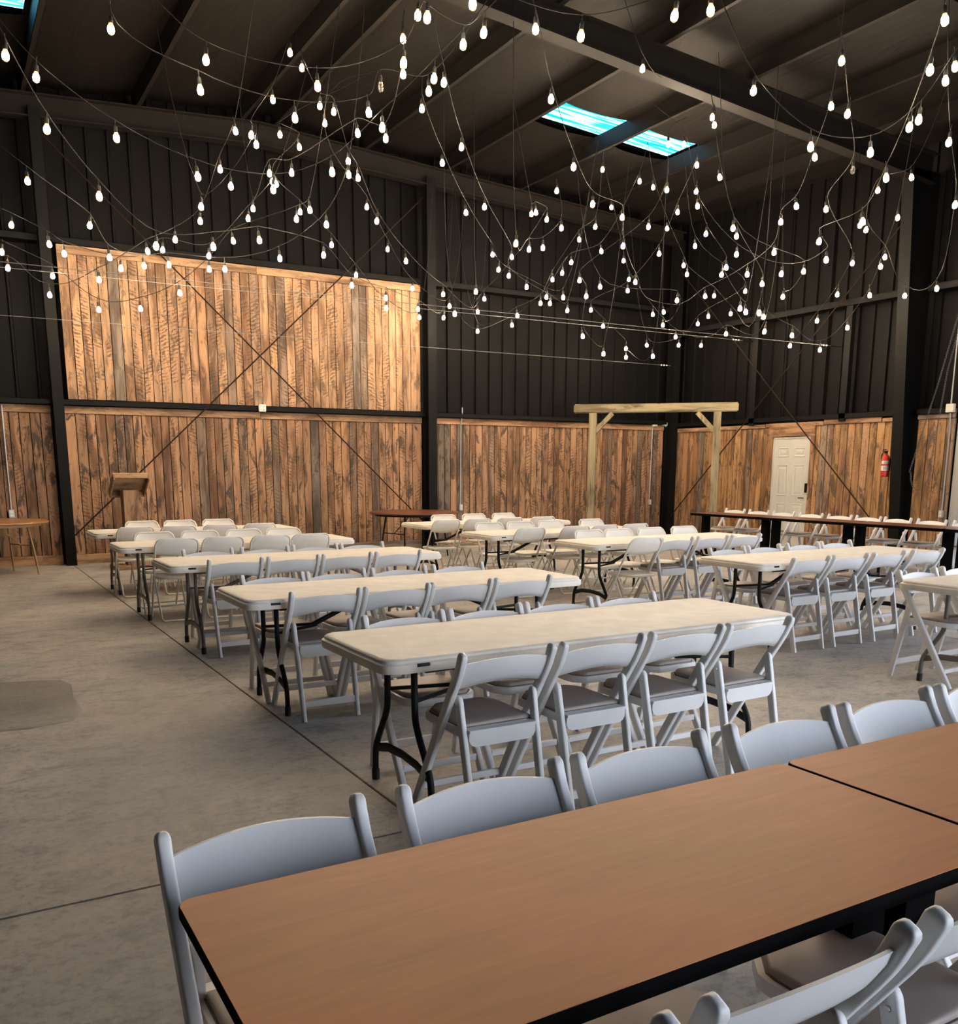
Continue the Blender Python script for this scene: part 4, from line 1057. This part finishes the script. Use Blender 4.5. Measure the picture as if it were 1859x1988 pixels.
# ================================================================== string lights
bm = bmesh.new(); lathe(bm, [(0, 0), (.012, .002), (.022, .012), (.0275, .032), (.0265, .052), (.019, .076), (.0145, .09)], 8)
me_bulb = finish(bm, 'bulb', M['bulb'], 80)
bm = bmesh.new(); lathe(bm, [(0, 0), (.012, .002), (.022, .012), (.0275, .032), (.0265, .052), (.019, .076), (.0145, .09)], 12)
me_dead = finish(bm, 'bulb_unlit', M['dead'], 80)
bm = bmesh.new(); lathe(bm, [(0, .088), (.0165, .088), (.0185, .10), (.0165, .135), (.007, .145), (.0035, .15), (.0035, .20)], 8)
me_sock = finish(bm, 'socket', M['rubber'], 60)
NUM = {1: 'one bulb', 2: 'two bulbs', 3: 'three bulbs', 4: 'four bulbs', 5: 'five bulbs', 6: 'six bulbs', 7: 'seven bulbs', 8: 'eight bulbs', 9: 'nine bulbs', 10: 'ten bulbs', 11: 'eleven bulbs', 15: 'fifteen bulbs'}
for i, (a, pts, b_, dead) in enumerate(STRINGS):
    P = [Vector(p) for p in pts]; o = P[len(P) // 2].copy()
    t = empty('string_light', o); tag(t, PLACES[i], 'string lights', 'string lights hung under the roof')
    hang = [Vector(a)] + [p + Vector((0, 0, .195 - .045)) for p in P] + [Vector(b_)]
    path = []; HN = len(hang)
    for j in range(HN - 1):            # smooth swag through the hanging points
        p0, p1, p2, p3 = hang[max(j - 1, 0)], hang[j], hang[j + 1], hang[min(j + 2, HN - 1)]
        L = (p2 - p1).length
        t1 = (p2 - p0); t2 = (p3 - p1)
        t1 = t1.normalized() * L * .8 if j else (p2 - p1) * .8
        t2 = t2.normalized() * L * .8 if j < HN - 2 else (p2 - p1) * .8
        for k in range(6):
            u = k / 6; u2, u3 = u * u, u * u * u
            path.append(p1 * (2 * u3 - 3 * u2 + 1) + t1 * (u3 - 2 * u2 + u) + p2 * (-2 * u3 + 3 * u2) + t2 * (u3 - u2) - Vector((0, 0, .04 * L * u * (1 - u))))
    path.append(hang[-1])
    bm = bmesh.new(); tube(bm, [p - o for p in path], .0044, 5, side=(.31, .2, .93)); obj('cable', finish(bm, 'string_cable', M['cord'], 80), t)
    for k, p in enumerate(P):
        tl = (random.uniform(-.12, .12), random.uniform(-.12, .12), 0)
        bb = obj('bulb', me_dead if k in dead else me_bulb, t, p - o - Vector((0, 0, .045)), tl)
        if k in dead: bb['label'] = 'unlit clear bulb'
        obj('socket', me_sock, bb)
